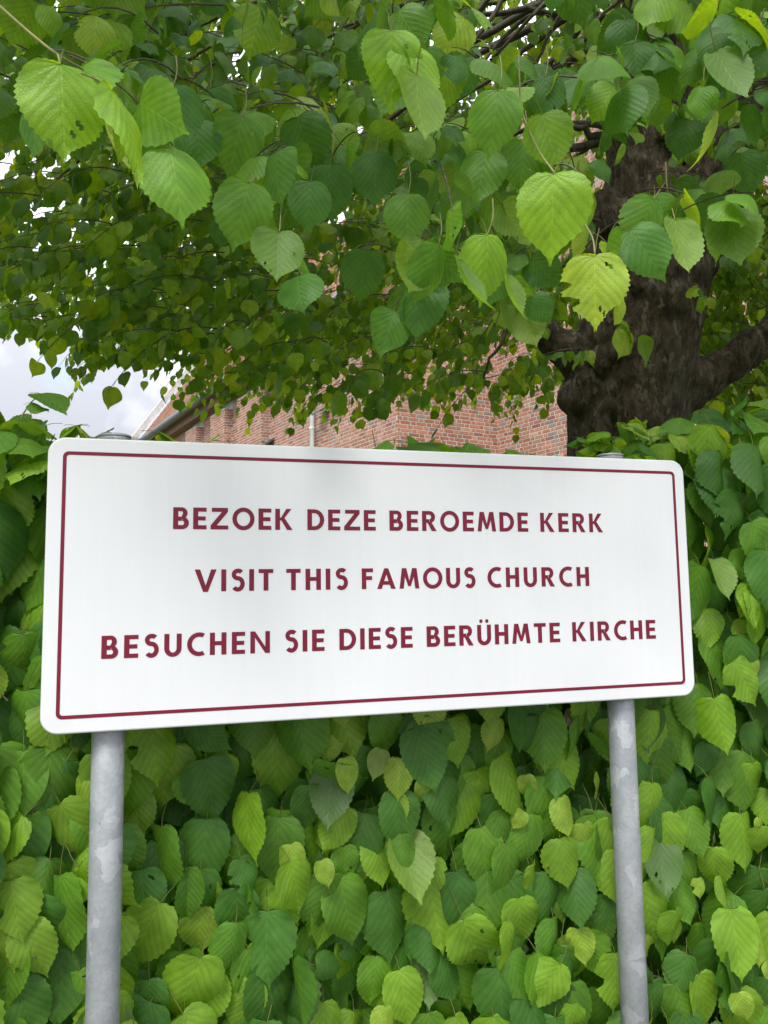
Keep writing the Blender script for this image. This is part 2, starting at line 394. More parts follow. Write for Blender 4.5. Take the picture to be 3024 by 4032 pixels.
# solid masonry body (the recessed mortar bed)
PF = P1 + DN * NAVE_L
NW = 9.6; PITCH = math.tan(R(55)); RIDGE = EAVE + NW / 2 * PITCH
def wallq(a, b, z0, z1): return [up(a, z0), up(b, z0), up(b, z1), up(a, z1)]
wall_nave = link('nave_wall', quad_mesh('nave_wall', [wallq(PF, P1, 0, EAVE + .2)]), church, M_MORTAR)
endq = [wallq(P1, P2, 0, EAVE)]
sx = float(np.dot(P2 - P1, DX)); zt = EAVE + min(sx, NW / 2) * PITCH
endq.append([up(P1, EAVE), up(P2, EAVE), up(P2, zt), up(P1, EAVE + .01)])
wall_end = link('gable_wall', quad_mesh('gable_wall', endq), church, M_MORTAR)
wall_tall = link('choir_wall', quad_mesh('choir_wall', [wallq(P2, P3, 0, TALL), wallq(P2 + DX * 9, P2, 0, TALL), wallq(P3, P3 + DX * 9, 0, TALL),
                 [up(P2, TALL), up(P3, TALL), up(P3 + DX * 4.5, TALL + 6), up(P2 + DX * 4.5, TALL + 6)]]), church, M_MORTAR)
far_gable = link('far_gable', quad_mesh('far_gable', [wallq(PF + DX * NW, PF, 0, EAVE), [up(PF, EAVE), up(PF + DX * NW, EAVE), up(PF + DX * (NW / 2 + .01), RIDGE), up(PF + DX * (NW / 2 - .01), RIDGE)]]), church, M_MORTAR)

bricks = []   # (center, along, normal, length, tint, wall)
COURSE, BH = .100, .079
def brick_tint():
    k = rng.random()
    if k < .07: c = np.array([.23, .19, .165])
    elif k < .17: c = np.array([.27, .12, .08])
    elif k < .30: c = np.array([.40, .23, .16])
    else: c = np.array([.36, .165, .108])
    return c * rng.uniform(.78, 1.22)
def lay(a, b, z0, z1, parent, top=None):
    """lay courses from a to b; the outward normal is on the right of a->b"""
    d = b - a; d[2] = 0; Lw = float(np.linalg.norm(d)); d = d / Lw; nrm = np.array([d[1], -d[0], 0])
    k0 = int(z0 / COURSE); k1 = int(z1 / COURSE)
    for k in range(k0, k1):
        z = k * COURSE + BH / 2
        s = [0, -.07, -.14, -.05][k % 4] - rng.uniform(0, .03); head = k % 2
        i = 0
        while s < Lw:
            ln = (.295 if (i + head) % 2 == 0 else .14) * rng.uniform(.94, 1.06)
            s0, s1 = max(s, 0), min(s + ln, Lw)
            if s1 - s0 > .03 and (top is None or z < top((s0 + s1) / 2)):
                bricks.append((a + d * (s0 + s1) / 2 + np.array([0, 0, z]) , d, nrm, s1 - s0, brick_tint(), parent))
            s += ln + .020; i += 1
# pilasters standing proud of the nave wall
def nave_s(px, off=0.0):
    best = None
    for s in np.linspace(0, NAVE_L, 2401):
        q = P1 + DN * s - DX * off; q[2] = 3.0
        if to_px(q)[0, 0] <= px: return s
    return NAVE_L
PIL = []
PD = .34
for px_near in (1028, 880):
    s0 = nave_s(px_near, PD); PIL.append((s0, s0 + (2.4 if px_near == 1028 else 1.7)))
PIL.append((PIL[-1][1] + 2.0, PIL[-1][1] + 3.5))
ZB = 2.0
cuts = [0.0]
for a_, b_ in PIL: cuts += [a_, b_]
cuts.append(NAVE_L)
for k in range(0, len(cuts) - 1, 2):
    lay(P1 + DN * cuts[k + 1], P1 + DN * cuts[k], ZB, EAVE, wall_nave)
pq = []
CORB = EAVE - .80
for a_, b_ in PIL:
    A, B = P1 + DN * a_ - DX * PD, P1 + DN * b_ - DX * PD
    pq += [wallq(B, A, 0, CORB), wallq(A, P1 + DN * a_, 0, CORB), wallq(P1 + DN * b_, B, 0, CORB)]
pil = link('pilaster_core', quad_mesh('pilaster_core', pq), church, M_MORTAR)
for a_, b_ in PIL:
    A, B = P1 + DN * a_ - DX * PD, P1 + DN * b_ - DX * PD
    lay(B.copy(), A.copy(), ZB, CORB, pil); lay(A.copy(), P1 + DN * a_, ZB, CORB, pil)
lay(P1.copy(), P2.copy(), ZB, zt, wall_end, top=lambda s: EAVE + s * PITCH)
lay(P2.copy(), P3.copy(), ZB, TALL, wall_tall)

def box_piece(lx, dy, lz):
    """5 sided piece, open at the back: x along, -y outwards"""
    x, z = lx / 2, lz / 2
    V = np.array([[-x, 0, -z], [x, 0, -z], [x, 0, z], [-x, 0, z], [-x + .004, -dy, -z + .004], [x - .004, -dy, -z + .004], [x - .004, -dy, z - .004], [-x + .004, -dy, z - .004]])
    F = np.array([[4, 5, 6, 7], [0, 1, 5, 4], [1, 2, 6, 5], [2, 3, 7, 6], [3, 0, 4, 7]])
    return V, F
BC = np.array([b[0] for b in bricks]); bp_ = to_px(BC)
inb = (bp_[:, 2] > 0) & (bp_[:, 0] > 700) & (bp_[:, 0] < 2240) & (bp_[:, 1] > 1480) & (bp_[:, 1] < 1800)
score = np.where(inb, 1 / np.maximum(bp_[:, 2], .1) + .05 * (bp_[:, 1] > 1600), 0)
pick = set(np.argsort(-score)[:300].tolist())
brick_cache = {}
merged = {}
for i, (c, d, nrm, ln, tint, par) in enumerate(bricks):
    dep = .005 + rng.uniform(0, .004)
    if i in pick and score[i] > 0:
        key = round(ln / .02) * .02
        if key not in brick_cache:
            me = mesh_from('brick', *box_piece(max(key, .03), .008, BH)); me.materials.append(M_BRICK); brick_cache[key] = me
        o = bpy.data.objects.new('brick', brick_cache[key]); col.objects.link(o)
        o.parent = par
        mm = np.eye(4); mm[:3, 0] = d; mm[:3, 1] = -nrm; mm[:3, 2] = (0, 0, 1); mm[:3, 3] = c
        mm[:3, 3] = c
        o.matrix_basis = Matrix(mm.tolist()); o.color = (*tint, 1)
    else:
        V, F = box_piece(ln, dep, BH)
        W = c + V[:, :1] * d + V[:, 1:2] * (-nrm) + V[:, 2:] * np.array([0, 0, 1])
        merged.setdefault(par.name, ([], [], []))
        mv, mf, mt_ = merged[par.name]
        mf.append(F + 8 * len(mv)); mv.append(W); mt_.append(np.repeat(tint[None], 8, 0))
for pn, (mv, mf, mt_) in merged.items():
    me = mesh_from('brickwork', np.concatenate(mv), np.concatenate(mf), tint=np.concatenate(mt_))
    o = bpy.data.objects.new('brickwork', me); me.materials.append(M_BRICKS); col.objects.link(o); o.parent = bpy.data.objects[pn]
    tag(o, kind='stuff')
# corbel band and cornice under the gutter
cq = []
for j, (zc, pd_) in enumerate(((CORB + .35, .37), (CORB + .72, .48))):
    A, B = P1 - DX * pd_, PF - DX * pd_
    z1 = EAVE + .05
    cq += [wallq(B, A, zc, z1), [up(A, zc), up(B, zc), up(PF, zc), up(P1, zc)], wallq(A, P1, zc, z1)]
link('cornice', quad_mesh('cornice', cq), church, noise_mat('brick_cornice', (.20, .115, .085), (.33, .19, .14), 9, .9, .02))
# gutter
gp = [P1 - DX * .66 - DN * .2, PF - DX * .66 + DN * .3]
for p_ in gp: p_[2] = EAVE - .02
V, F = tube(gp, .17, 14); gut = link('gutter', mesh_from('gutter', V, F, True), church, M_ZINC)
# roof slope, its tiles
roof_o = EAVE + .16
def roofp(s, w): return P1 + DN * s + DX * (w - .62) + np.array([0, 0, roof_o + (w) * PITCH])
WN = NW / 2 + .6
roof = link('roof', quad_mesh('roof', [[roofp(-.2, 0), roofp(-.2, WN), roofp(NAVE_L + .2, WN), roofp(NAVE_L + .2, 0)],
            [roofp(-.2, WN), roofp(-.2, WN) + DX * WN - np.array([0, 0, WN * PITCH]), roofp(NAVE_L + .2, WN) + DX * WN - np.array([0, 0, WN * PITCH]), roofp(NAVE_L + .2, WN)]]), church, M_SLATE)
TW, TE = .215, .30
sl = 1 / math.cos(R(55)); rup = unit(DX + np.array([0, 0, PITCH])); rn = unit(np.cross(rup, DN)); rn = rn if rn[2] > 0 else -rn
xs = np.array([0, .18, .36, .55, .75, 1.0]) * TW * 1.06; zs = np.array([.040, .018, .008, .022, .052, .046])
TV = np.array([[x, 0, z + .018] for x, z in zip(xs, zs)] + [[x, TE * 1.12, z - .006] for x, z in zip(xs, zs)] + [[x, 0, z - .004] for x, z in zip(xs, zs)])
TF = np.array([[i, i + 1, i + 7, i + 6] for i in range(5)] + [[i + 12, i + 13, i + 1, i] for i in range(5)])
tiles = []
nrow = int(WN * sl / TE)
for r_ in range(nrow):
    for c_ in range(int((NAVE_L + .3) / TW)):
        o3 = roofp(-.2 + c_ * TW, 0) + rup * (r_ * TE) + rn * .01
        k = rng.random(); t3 = np.array([.40, .20, .13]) if k > .3 else (np.array([.32, .15, .10]) if k > .12 else np.array([.46, .26, .15]))
        tiles.append((o3, t3 * rng.uniform(.62, .95)))
TC = np.array([t_[0] for t_ in tiles]); tp = to_px(TC)
vis = (tp[:, 2] > 0) & (tp[:, 0] > 640) & (tp[:, 0] < 1450) & (tp[:, 1] > 1000) & (tp[:, 1] < 1760)
sc_ = np.where(vis, 1 / np.maximum(tp[:, 2], 1), 0); pk = set(np.argsort(-sc_)[:300].tolist())
tme = mesh_from('roof_tile', TV, TF, True); tme.materials.append(M_TILE)
cl_ = np.array(church.location); mv, mf, mt_ = [], [], []
tb = np.eye(4); tb[:3, 0] = DN; tb[:3, 1] = rup; tb[:3, 2] = rn
for i, (o3, t3) in enumerate(tiles):
    wob = rng.normal(0, .004)
    if i in pk and sc_[i] > 0:
        o = bpy.data.objects.new('roof_tile', tme); col.objects.link(o); o.parent = roof
        mm = tb.copy(); mm[:3, 3] = o3 + rn * abs(wob); o.matrix_basis = Matrix(mm.tolist()); o.color = (*t3, 1)
    else:
        W = o3 + TV[:, :1] * DN + TV[:, 1:2] * rup + (TV[:, 2:] + abs(wob)) * rn
        mf.append(TF + len(TV) * len(mv)); mv.append(W); mt_.append(np.repeat(t3[None], len(TV), 0))
me = mesh_from('tiling', np.concatenate(mv), np.concatenate(mf), True, tint=np.concatenate(mt_)); me.materials.append(M_TILES)
o = bpy.data.objects.new('tiling', me); col.objects.link(o); o.parent = roof; tag(o, kind='stuff')
# verge at the far gable: lead flashing and coping
def slab(a, b, wv, hv):
    V = np.array([a, a + wv, b + wv, b, a + hv, a + wv + hv, b + wv + hv, b + hv])
    return V, np.array([[0, 3, 2, 1], [4, 5, 6, 7], [0, 1, 5, 4], [1, 2, 6, 5], [2, 3, 7, 6], [3, 0, 4, 7]])
a, b = roofp(NAVE_L - .25, -.1), roofp(NAVE_L - .25, WN)
V, F = slab(a, b, DN * .45, rn * .12); link('lead_flashing', mesh_from('lead_flashing', V, F), church, M_LEAD)
a, b = roofp(NAVE_L + .2, -.35), roofp(NAVE_L + .2, WN)
V, F = slab(a, b, DN * .7, rn * .42); link('gable_coping', mesh_from('gable_coping', V, F), church, M_BOARD)
V, F = slab(a - DX * .55 + np.array([0, 0, .1]), a + DX * .5 + np.array([0, 0, .1]), DN * .8, np.array([0, 0, .45])); link('kneeler_stone', mesh_from('kneeler_stone', V, F), church, M_BOARD)
# downpipe with brackets
sp_ = nave_s(1226, .2)
bp0 = P1 + DN * sp_ - DX * .16
pp = [up(bp0, .05), up(bp0, EAVE - 1.2), up(bp0 - DX * .15, EAVE - .95), up(bp0 - DX * .45, EAVE - .15), up(bp0 - DX * .5, EAVE + .02)]
V, F = tube(pp, .072, 12); pipe = link('downpipe', mesh_from('downpipe', V, F, True), church, M_PIPE)
for z in (2.6, 4.6, 6.4):
    V, F = tube([up(bp0, z), up(bp0, z + .05)], .088, 12); o = link('bracket', mesh_from('bracket', V, F), None, M_PIPE); o.parent = pipe
# sloping slate ledges
for (px_, py_, wd) in ((1060, 1722, 1.1), (1282, 1586, .55)):
    s_ = nave_s(px_, .2); base = P1 + DN * s_; dpt = to_px(up(base, 3))[0, 2]
    z_ = at(px_, py_, dpt)[2]
    a = up(base, z_); b = up(base + DN * wd, z_)
    V, F = slab(a, b, -DX * .36 + np.array([0, 0, -.22]), np.array([0, 0, .07])); link('slate_ledge', mesh_from('slate_ledge', V, F), church, M_SLATE)

# ------------------------------------------------------------------ leaves
OUT = np.array([(0, 0), (.10, -.035), (.23, -.04), (.35, .03), (.435, .15), (.475, .29), (.472, .43), (.43, .56), (.355, .685), (.25, .785), (.14, .865), (.068, .92), (.032, .965), (.009, 1.05)])
def leaf_mesh(n_out, teeth, cols, seed, bites=(), holes=(), stalk=True):
    rg = np.random.default_rng(seed)
    fold = rg.uniform(-.34, .22); droop = rg.uniform(.06, .50); wav = rg.uniform(.012, .045); ph = rg.uniform(0, 6.3); asym = rg.uniform(-.05, .05)
    curl = rg.uniform(-.3, .3); cup = rg.uniform(-.1, .5)
    arc = np.r_[0, np.cumsum(np.linalg.norm(np.diff(OUT, axis=0), axis=1))]
    tq = np.linspace(0, arc[-1], n_out)
    ox, oy = np.interp(tq, arc, OUT[:, 0]), np.interp(tq, arc, OUT[:, 1])
    my = np.clip(oy * .96 + .01, 0, .99)                     # midrib point joined to each outline point
    my[0] = 0; my = np.maximum.accumulate(np.where(oy < 0, np.linspace(0, .02, n_out), my))
    V, UV, F = [], [], []
    grids = []
    for sgn in (1, -1):
        g = np.zeros((n_out, cols + 1), int)
        for i in range(n_out):
            w = 1 + asym * sgn
            tx, ty = ox[i] * w, oy[i]
            if teeth and 1 < i < n_out - 3:
                k = 1 + (.045 if i % 2 else -.018); tx *= k; ty += (.012 if i % 2 else 0)
            for (sd, c0, wd, dp) in bites:
                if sd == sgn: tx *= 1 - dp * max(0, 1 - ((ty - c0) / wd) ** 2) * (1 + .15 * rg.uniform(-1, 1))
            for c in range(cols + 1):
                f = c / cols
                x = tx * f; y = my[i] * (1 - f) + ty * f
                z = fold * abs(x) - droop * y * y + curl * x * x * sgn * 2 - cup * x * x * 2 + wav * math.sin(9 * y + ph + 2 * sgn) * f
                if c == 0 and sgn == -1: g[i, 0] = grids[0][i, 0]; continue
                g[i, c] = len(V); V.append((x * sgn, y, z)); UV.append((x * sgn, y, seed * 3.7))
        grids.append(g)
        for i in range(n_out - 1):
            for c in range(cols):
                if (sgn, i, c) in holes: continue
                a, b, cc, d = g[i, c], g[i, c + 1], g[i + 1, c + 1], g[i + 1, c]
                if sgn == 1: F += [(a, b, cc), (a, cc, d)]
                else: F += [(a, cc, b), (a, d, cc)]
    if stalk:
        b0 = len(V); sl_ = rg.uniform(.30, .5); bend = rg.uniform(-.12, .12)
        for (y, z, r_, xx) in ((.01, .0, .011, 0), (-sl_ * .5, -.05, .010, bend * .4), (-sl_, -.16, .011, bend)):
            for k in range(3):
                an = k * 2.094; V.append((xx + r_ * math.cos(an), y, z + r_ * math.sin(an))); UV.append((.1, -.5, 0))
        for q in range(2):
            for k in range(3):
                a, b = b0 + q * 3 + k, b0 + q * 3 + (k + 1) % 3
                F += [(a, b, b + 3), (a, b + 3, a + 3)]
    return np.array(V, np.float32), np.array(F, np.int32), np.array(UV, np.float32)
HI, MID, LOW = [], [], []
HI_PART = []
for k in range(30):
    bites, holes = (), set()
    if k == 9: bites = ((1, .45, .13, .45),)
    if k == 12: bites = ((-1, .7, .16, .6), (1, .25, .07, .3))
    if k == 14: bites = ((1, .62, .10, .5), (1, .36, .06, .35), (-1, .8, .1, .3))
    HI.append(leaf_mesh(29, True, 3, k, bites))
    if k in (2, 7, 11, 14):
        rg = np.random.default_rng(k + 50); hs_ = set()
        for _ in range(4 if k == 14 else 3):
            sg, i0, c0 = int(rg.choice((1, -1))), int(rg.integers(12, 34)), int(rg.integers(2, 7))
            hs_ |= {(sg, i0, c0), (sg, i0 + 1, c0)} | ({(sg, i0 + 1, c0 + 1), (sg, i0 + 2, c0 + 1)} if rg.random() < .6 else set())
        HI_PART.append(leaf_mesh(43, True, 9, k, bites, hs_))
    else: HI_PART.append(HI[-1])
for k in range(12): MID.append(leaf_mesh(15, False, 2, k + 100, ((1, .5, .15, .4),) if k == 4 else ()))
for k in range(10): LOW.append(leaf_mesh(8, False, 1, k + 200, stalk=False))
HI_ME = []
for k, (v, f, uv) in enumerate(HI_PART):
    me = mesh_from('leaf', v, f, True, luv=uv); me.materials.append(M_LEAF); HI_ME.append(me)

def frames(tip, nrm):
    y = unit(tip); z = unit(nrm - y * np.sum(nrm * y, -1, keepdims=True)); x = np.cross(y, z)
    return np.stack([x, y, z], -1)                            # columns
def leaf_parts(name, parent, pos, fr, size, tint, vi):
    off = np.array(parent.location)
    for p, m3, s, c, k in zip(pos, fr, size, tint, vi):
        o = bpy.data.objects.new(name, HI_ME[k % len(HI_ME)]); col.objects.link(o); o.parent = parent
        mm = np.eye(4); mm[:3, :3] = m3 * s; mm[:3, 3] = p - off
        o.matrix_basis = Matrix(mm.tolist()); o.color = (*c, 1)
def leaf_stuff(name, parent, pos, fr, size, tint, vi, lib):
    off = np.array(parent.location); VV, FF, UU, TT = [], [], [], []; o_ = 0
    for k in range(len(lib)):
        ix = np.where(vi % len(lib) == k)[0]
        if not len(ix): continue
        v, f, uv = lib[k]; n = len(ix)
        W = np.einsum('nij,vj->nvi', fr[ix] * size[ix, None, None], v) + (pos[ix] - off)[:, None]
        VV.append(W.reshape(-1, 3)); FF.append((f[None] + (np.arange(n) * len(v))[:, None, None]).reshape(-1, 3) + o_)
        UU.append(np.tile(uv, (n, 1))); TT.append(np.repeat(tint[ix], len(v), 0)); o_ += n * len(v)
    me = mesh_from(name, np.concatenate(VV), np.concatenate(FF), True, luv=np.concatenate(UU), tint=np.concatenate(TT))
    me.materials.append(M_LEAVES)
    o = bpy.data.objects.new(name, me); col.objects.link(o); o.parent = parent
    return tag(o, kind='stuff')
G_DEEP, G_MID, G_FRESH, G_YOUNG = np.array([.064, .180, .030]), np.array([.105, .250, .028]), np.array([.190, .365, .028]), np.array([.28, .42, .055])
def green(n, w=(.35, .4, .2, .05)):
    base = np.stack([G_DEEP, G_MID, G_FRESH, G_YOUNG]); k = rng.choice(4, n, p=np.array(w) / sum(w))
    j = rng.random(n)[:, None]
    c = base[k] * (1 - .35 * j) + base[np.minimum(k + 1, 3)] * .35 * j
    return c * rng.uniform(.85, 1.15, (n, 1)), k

# ------------------------------------------------------------------ hedge
hedge = empty('hedge', (0.3, .55, 0), 'dense clipped lime hedge of heart-shaped leaves behind the white sign', 'hedge')
HX0, HX1 = -1.9, 2.6
def hedge_front(x, z): 
    return .155 + .05 * np.sin(3.1 * x + 1.3 * z) + .045 * np.sin(2.3 * z + 5 * x + 1) + .03 * np.sin(9 * x - 6 * z)
def hedge_top(x): return 1.878 + .022 * np.sin(4 * x + 1) + .018 * np.sin(11 * x) + .09 * np.clip((-x - .6) * 6, 0, 1) + .16 * np.clip((x - .62) * 3.5, 0, 1)
hp, hf, hs, ht, hl = [], [], [], [], []
def hedge_layer(sp, depth, jit, lay, w, zmin=.05):
    gx, gz = np.meshgrid(np.arange(HX0, HX1, sp), np.arange(zmin, 2.2, sp * .92)); n = gx.size
    x = gx.ravel() + rng.uniform(-.6, .6, n) * sp; z = gz.ravel() + rng.uniform(-.6, .6, n) * sp
    y = hedge_front(x, z) + depth + rng.uniform(-jit, jit, n)
    y = np.where(np.abs(x) < .8, np.maximum(y, .15), y)
    ok = z < hedge_top(x) + .01; x, y, z = x[ok], y[ok], z[ok]; n = len(x)
    c, k = green(n, w)
    tip = np.stack([rng.normal(0, .20, n), rng.normal(-.16, .15, n), -np.ones(n)], -1)
    tip[:, 1] = np.where(np.abs(x) < .85, np.maximum(tip[:, 1], -.3), tip[:, 1])
    nr = np.stack([rng.normal(-.05, .30, n), -np.ones(n), rng.normal(.28, .30, n)], -1)
    flip = rng.random(n) < .022; nr[flip] *= -1
    odd = rng.random(n) < .10; tip[odd] += rng.normal(0, .5, (odd.sum(), 3)) * np.array([1, .3, .6]); nr[odd] += rng.normal(0, .6, (odd.sum(), 3))
    s = rng.uniform(.100, .156, n) * np.where(k == 3, rng.uniform(.45, .75, n), 1) * np.where(rng.random(n) < .12, .7, 1)
    y = y - np.where(k >= 2, .018, 0)
    hp.append(np.stack([x, y, z], -1)); hf.append(frames(tip, nr) * np.array([rng.uniform(.80, .95), 1, 1])); hs.append(s); ht.append(c); hl.append(np.full(n, lay))
hedge_layer(.065, 0.0, .05, 0, (.30, .37, .25, .08))
hedge_layer(.070, .10, .05, 1, (.7, .27, .03, 0))  # inner leaves mostly deep green: shade of the gaps put into colour
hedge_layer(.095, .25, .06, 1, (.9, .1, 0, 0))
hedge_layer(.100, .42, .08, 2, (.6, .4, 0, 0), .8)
# top of the hedge
n = 1700
x = rng.uniform(HX0, HX1, n); yy = rng.uniform(.12, .98, n); z = hedge_top(x) + rng.normal(-.02, .035, n)
c, k = green(n, (.35, .42, .18, .05)); an = rng.uniform(0, 2 * math.pi, n)
tip = np.stack([np.cos(an), np.sin(an) - .5, rng.normal(-.35, .25, n)], -1); nr = np.stack([rng.normal(0, .35, n), rng.normal(-.25, .35, n), np.ones(n)], -1)
hp.append(np.stack([x, yy, z], -1)); hf.append(frames(tip, nr)); hs.append(rng.uniform(.07, .12, n)); ht.append(c); hl.append(np.full(n, 0))
# back face, sparse
n = 900
x = rng.uniform(HX0, HX1, n); z = rng.uniform(.1, 1.9, n); c, k = green(n)
hp.append(np.stack([x, np.full(n, .95) + rng.normal(0, .04, n), z], -1)); hf.append(frames(np.stack([rng.normal(0, .3, n), rng.normal(.2, .15, n), -np.ones(n)], -1), np.stack([rng.normal(0, .3, n), np.ones(n), rng.normal(.3, .3, n)], -1)))
hs.append(rng.uniform(.08, .125, n)); ht.append(c); hl.append(np.full(n, 2))
# loose shoots on top
shoots = []
sh_p, sh_t, sh_n, sh_s = [], [], [], []
for xs_ in list(rng.uniform(-1.4, 2.2, 40)) + list(rng.uniform(.6, 1.7, 16)) + list(rng.uniform(-1.1, -.6, 10)) + [-.86, -.78, -.70, -.62, -.50, .02, .12, .40]:
    if -.55 < xs_ < .5 and rng.random() < .7: continue
    y0 = rng.uniform(.15, .7); b0 = np.array([xs_, y0, hedge_top(xs_) - .08]); hgt = rng.uniform(.04, .11)
    e0 = b0 + np.array([rng.normal(0, .06), rng.normal(0, .06), hgt + .05]); mid = (b0 + e0) / 2 + np.array([rng.normal(0, .02), 0, .02])
    P = bez(b0, mid, e0, 6); shoots.append(tube(P, np.linspace(.0028, .0012, 6), 4))
    for q in range(int(rng.integers(3, 6))):
        f = 1.0 if q < 2 else rng.uniform(.45, 1.0); p = P[min(5, int(round(f * 5)))]
        a_ = rng.uniform(0, 6.28); sh_p.append(p); sh_t.append((math.cos(a_), math.sin(a_), -.35)); sh_n.append((0, -.2, 1)); sh_s.append(rng.uniform(.045, .085))
n = len(sh_p); c, k = green(n, (.3, .4, .2, .1))
hp.append(np.array(sh_p)); hf.append(frames(np.array(sh_t, float), np.array(sh_n, float) + rng.normal(0, .3, (n, 3)))); hs.append(np.array(sh_s)); ht.append(c); hl.append(np.full(n, 0))
hp, hf, hs, ht, hl = map(np.concatenate, (hp, hf, hs, ht, hl))
q = to_px(hp + hf[:, :, 1] * hs[:, None] * .5)
SIGNPOLY = ((185, 1716), (2689, 1815), (2740, 2740), (158, 2896))
def in_sign(px, py):
    top_ = 1716 + (px - 185) * (99 / 2504.); bot_ = 2896 - (px - 158) * (156 / 2582.)
    return (px > 200) & (px < 2690) & (py > top_) & (py < bot_ - 60)
vis = (hl == 0) & (q[:, 0] > -40) & (q[:, 0] < 3064) & (q[:, 1] > 1500) & (q[:, 1] < 4080) & ~in_sign(q[:, 0], q[:, 1])
sc_ = np.where(vis, hs / q[:, 2] - 1.2 * (hp[:, 1] - hedge_front(hp[:, 0], hp[:, 2])), -9)
order = np.argsort(-sc_)[:300]; sel = np.zeros(len(hp), bool); sel[order] = True
vi = rng.integers(0, 9600, len(hp))
leaf_parts('leaf', hedge, hp[sel], hf[sel], hs[sel], ht[sel], vi[sel])
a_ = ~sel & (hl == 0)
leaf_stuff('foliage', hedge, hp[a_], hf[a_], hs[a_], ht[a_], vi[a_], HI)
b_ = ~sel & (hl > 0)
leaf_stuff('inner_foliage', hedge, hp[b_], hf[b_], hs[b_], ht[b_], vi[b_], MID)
V, F = join(shoots); o = link('shoots', mesh_from('shoots', V - np.array(hedge.location), F, True), None, M_SHOOT); o.parent = hedge; tag(o, kind='stuff')
# woody stems inside and fine shoots at the front
st = []
for xs_ in np.arange(HX0 + .1, HX1, .28):
    x0 = xs_ + rng.normal(0, .05); y0 = .55 + rng.normal(0, .05)
    st.append(tube([(x0, y0, 0), (x0 + rng.normal(0, .04), y0, .7), (x0 + rng.normal(0, .07), y0 + rng.normal(0, .05), 1.4), (x0 + rng.normal(0, .1), y0, 1.85)], [.03, .026, .018, .008], 6))
    for q_ in range(14):
        z0 = rng.uniform(.2, 1.75); xe = x0 + rng.normal(0, .2); ze = min(z0 + rng.uniform(-.05, .25), 1.88)
        ye = hedge_front(xe, ze) + rng.uniform(-.01, .08)
        p0 = np.array([x0, y0, z0]); p2 = np.array([xe, ye, ze]); st.append(tube(bez(p0, (p0 + p2) / 2 + (0, 0, .06), p2, 6), np.linspace(.007, .0018, 6), 4, False))
V, F = join([s for s in st]); o = link('stems', mesh_from('stems', V - np.array(hedge.location), F, True), None, M_TWIG); o.parent = hedge; tag(o, kind='stuff')

# ------------------------------------------------------------------ lime tree
TD = 5.0
tb_ = at(2440, 2323, TD)
tree = empty('lime_tree', (float(tb_[0]), float(tb_[1]), 0), 'old gnarled lime tree with drooping leafy branches behind the hedge', 'tree')
toff = np.array(tree.location)
def tp3(px, py, dz=0): return at(px, py, TD + dz)
bm = bmesh.new()
def limb(pts):
    P = np.array([tp3(p[0], p[1], p[3] if len(p) > 3 else 0) for p in pts]); rr = np.array([p[2] for p in pts])
    k = 6 * (len(P) - 1) + 1; ti = np.linspace(0, len(P) - 1, k)
    Q = np.stack([np.interp(ti, np.arange(len(P)), P[:, j]) for j in range(3)], -1); q_ = np.interp(ti, np.arange(len(P)), rr)
    for _ in range(2):
        Q[1:-1] = (Q[:-2] + 2 * Q[1:-1] + Q[2:]) / 4
    V, F = tube(Q, q_, 20)
    vs_ = [bm.verts.new(v) for v in V]
    for f in F: bm.faces.new([vs_[i] for i in f])
def ball(px, py, r, dz=0, sx=1, sz=1):
    c_ = tp3(px, py, dz)
    r_ = bmesh.ops.create_icosphere(bm, subdivisions=3, radius=r)
    for v in r_['verts']: v.co = Vector((v.co.x * sx + c_[0], v.co.y + c_[1], v.co.z * sz + c_[2]))
limb([(2440, 3300, .46), (2445, 2900, .37), (2450, 2200, .345), (2452, 1850, .35), (2470, 1600, .375), (2510, 1350, .38), (2570, 1100, .36), (2620, 900, .34), (2640, 780, .25)])
limb([(2560, 1020, .28), (2520, 760, .235), (2520, 480, .215), (2545, 200, .20), (2580, -100, .18), (2640, -600, .14)])
limb([(2660, 1020, .28), (2790, 780, .235), (2890, 520, .20), (2980, 250, .19, .1), (3060, -50, .17, .2), (3160, -500, .13, .4)])
limb([(2420, 1480, .19, -.05), (2300, 1430, .15, -.1), (2190, 1350, .105, -.15), (2110, 1275, .088, -.2), (2050, 1205, .085, -.22), (2025, 1165, .07, -.22)])
limb([(2620, 1560, .2), (2740, 1500, .15), (2860, 1440, .115), (2960, 1370, .11), (3060, 1290, .105, .05), (3260, 1150, .09, .1), (3500, 1020, .06, .2)])
limb([(2600, 560, .07, -.2), (2660, 330, .055, -.28), (2720, 120, .05, -.3), (2760, -120, .04, -.3)])
limb([(2700, 640, .15, .1), (2730, 400, .14, .15), (2760, 120, .15, .1), (2790, -150, .14, .2), (2800, -500, .12, .2)])
ball(2420, 870, .155, -.1); ball(2395, 800, .10, -.12); ball(2385, 1000, .12, -.05); ball(2380, 390, .09, -.05); ball(2440, 330, .12, -.1)
ball(2280, 1560, .14, -.1); ball(2690, 1480, .16, -.05); ball(2880, 820, .13, 0); ball(2420, 250, .08); ball(2500, 1640, .2, -.2); ball(2590, 1200, .2, -.22)
ball(2330, 1330, .10, -.15, .8, 1.5); ball(2900, 130, .13, -.1); ball(2620, 780, .2, -.15); ball(2040, 1190, .10, -.22); ball(2075, 1240, .095, -.2)
for _ in range(46):
    yk = rng.uniform(750, 1780); cx = np.interp(yk, [750, 1000, 1350, 1600, 1800], [2640, 2590, 2510, 2470, 2450]); hw = np.interp(yk, [750, 1000, 1350, 1800], [240, 220, 225, 205])
    u_ = rng.uniform(-1, 1); ball(cx + u_ * hw, yk, rng.uniform(.035, .085), -.36 * math.sqrt(1 - u_ * u_) + .02, rng.uniform(.7, 1.2), rng.uniform(.8, 1.8))
me = bpy.data.meshes.new('trunk'); bm.to_mesh(me); bm.free()
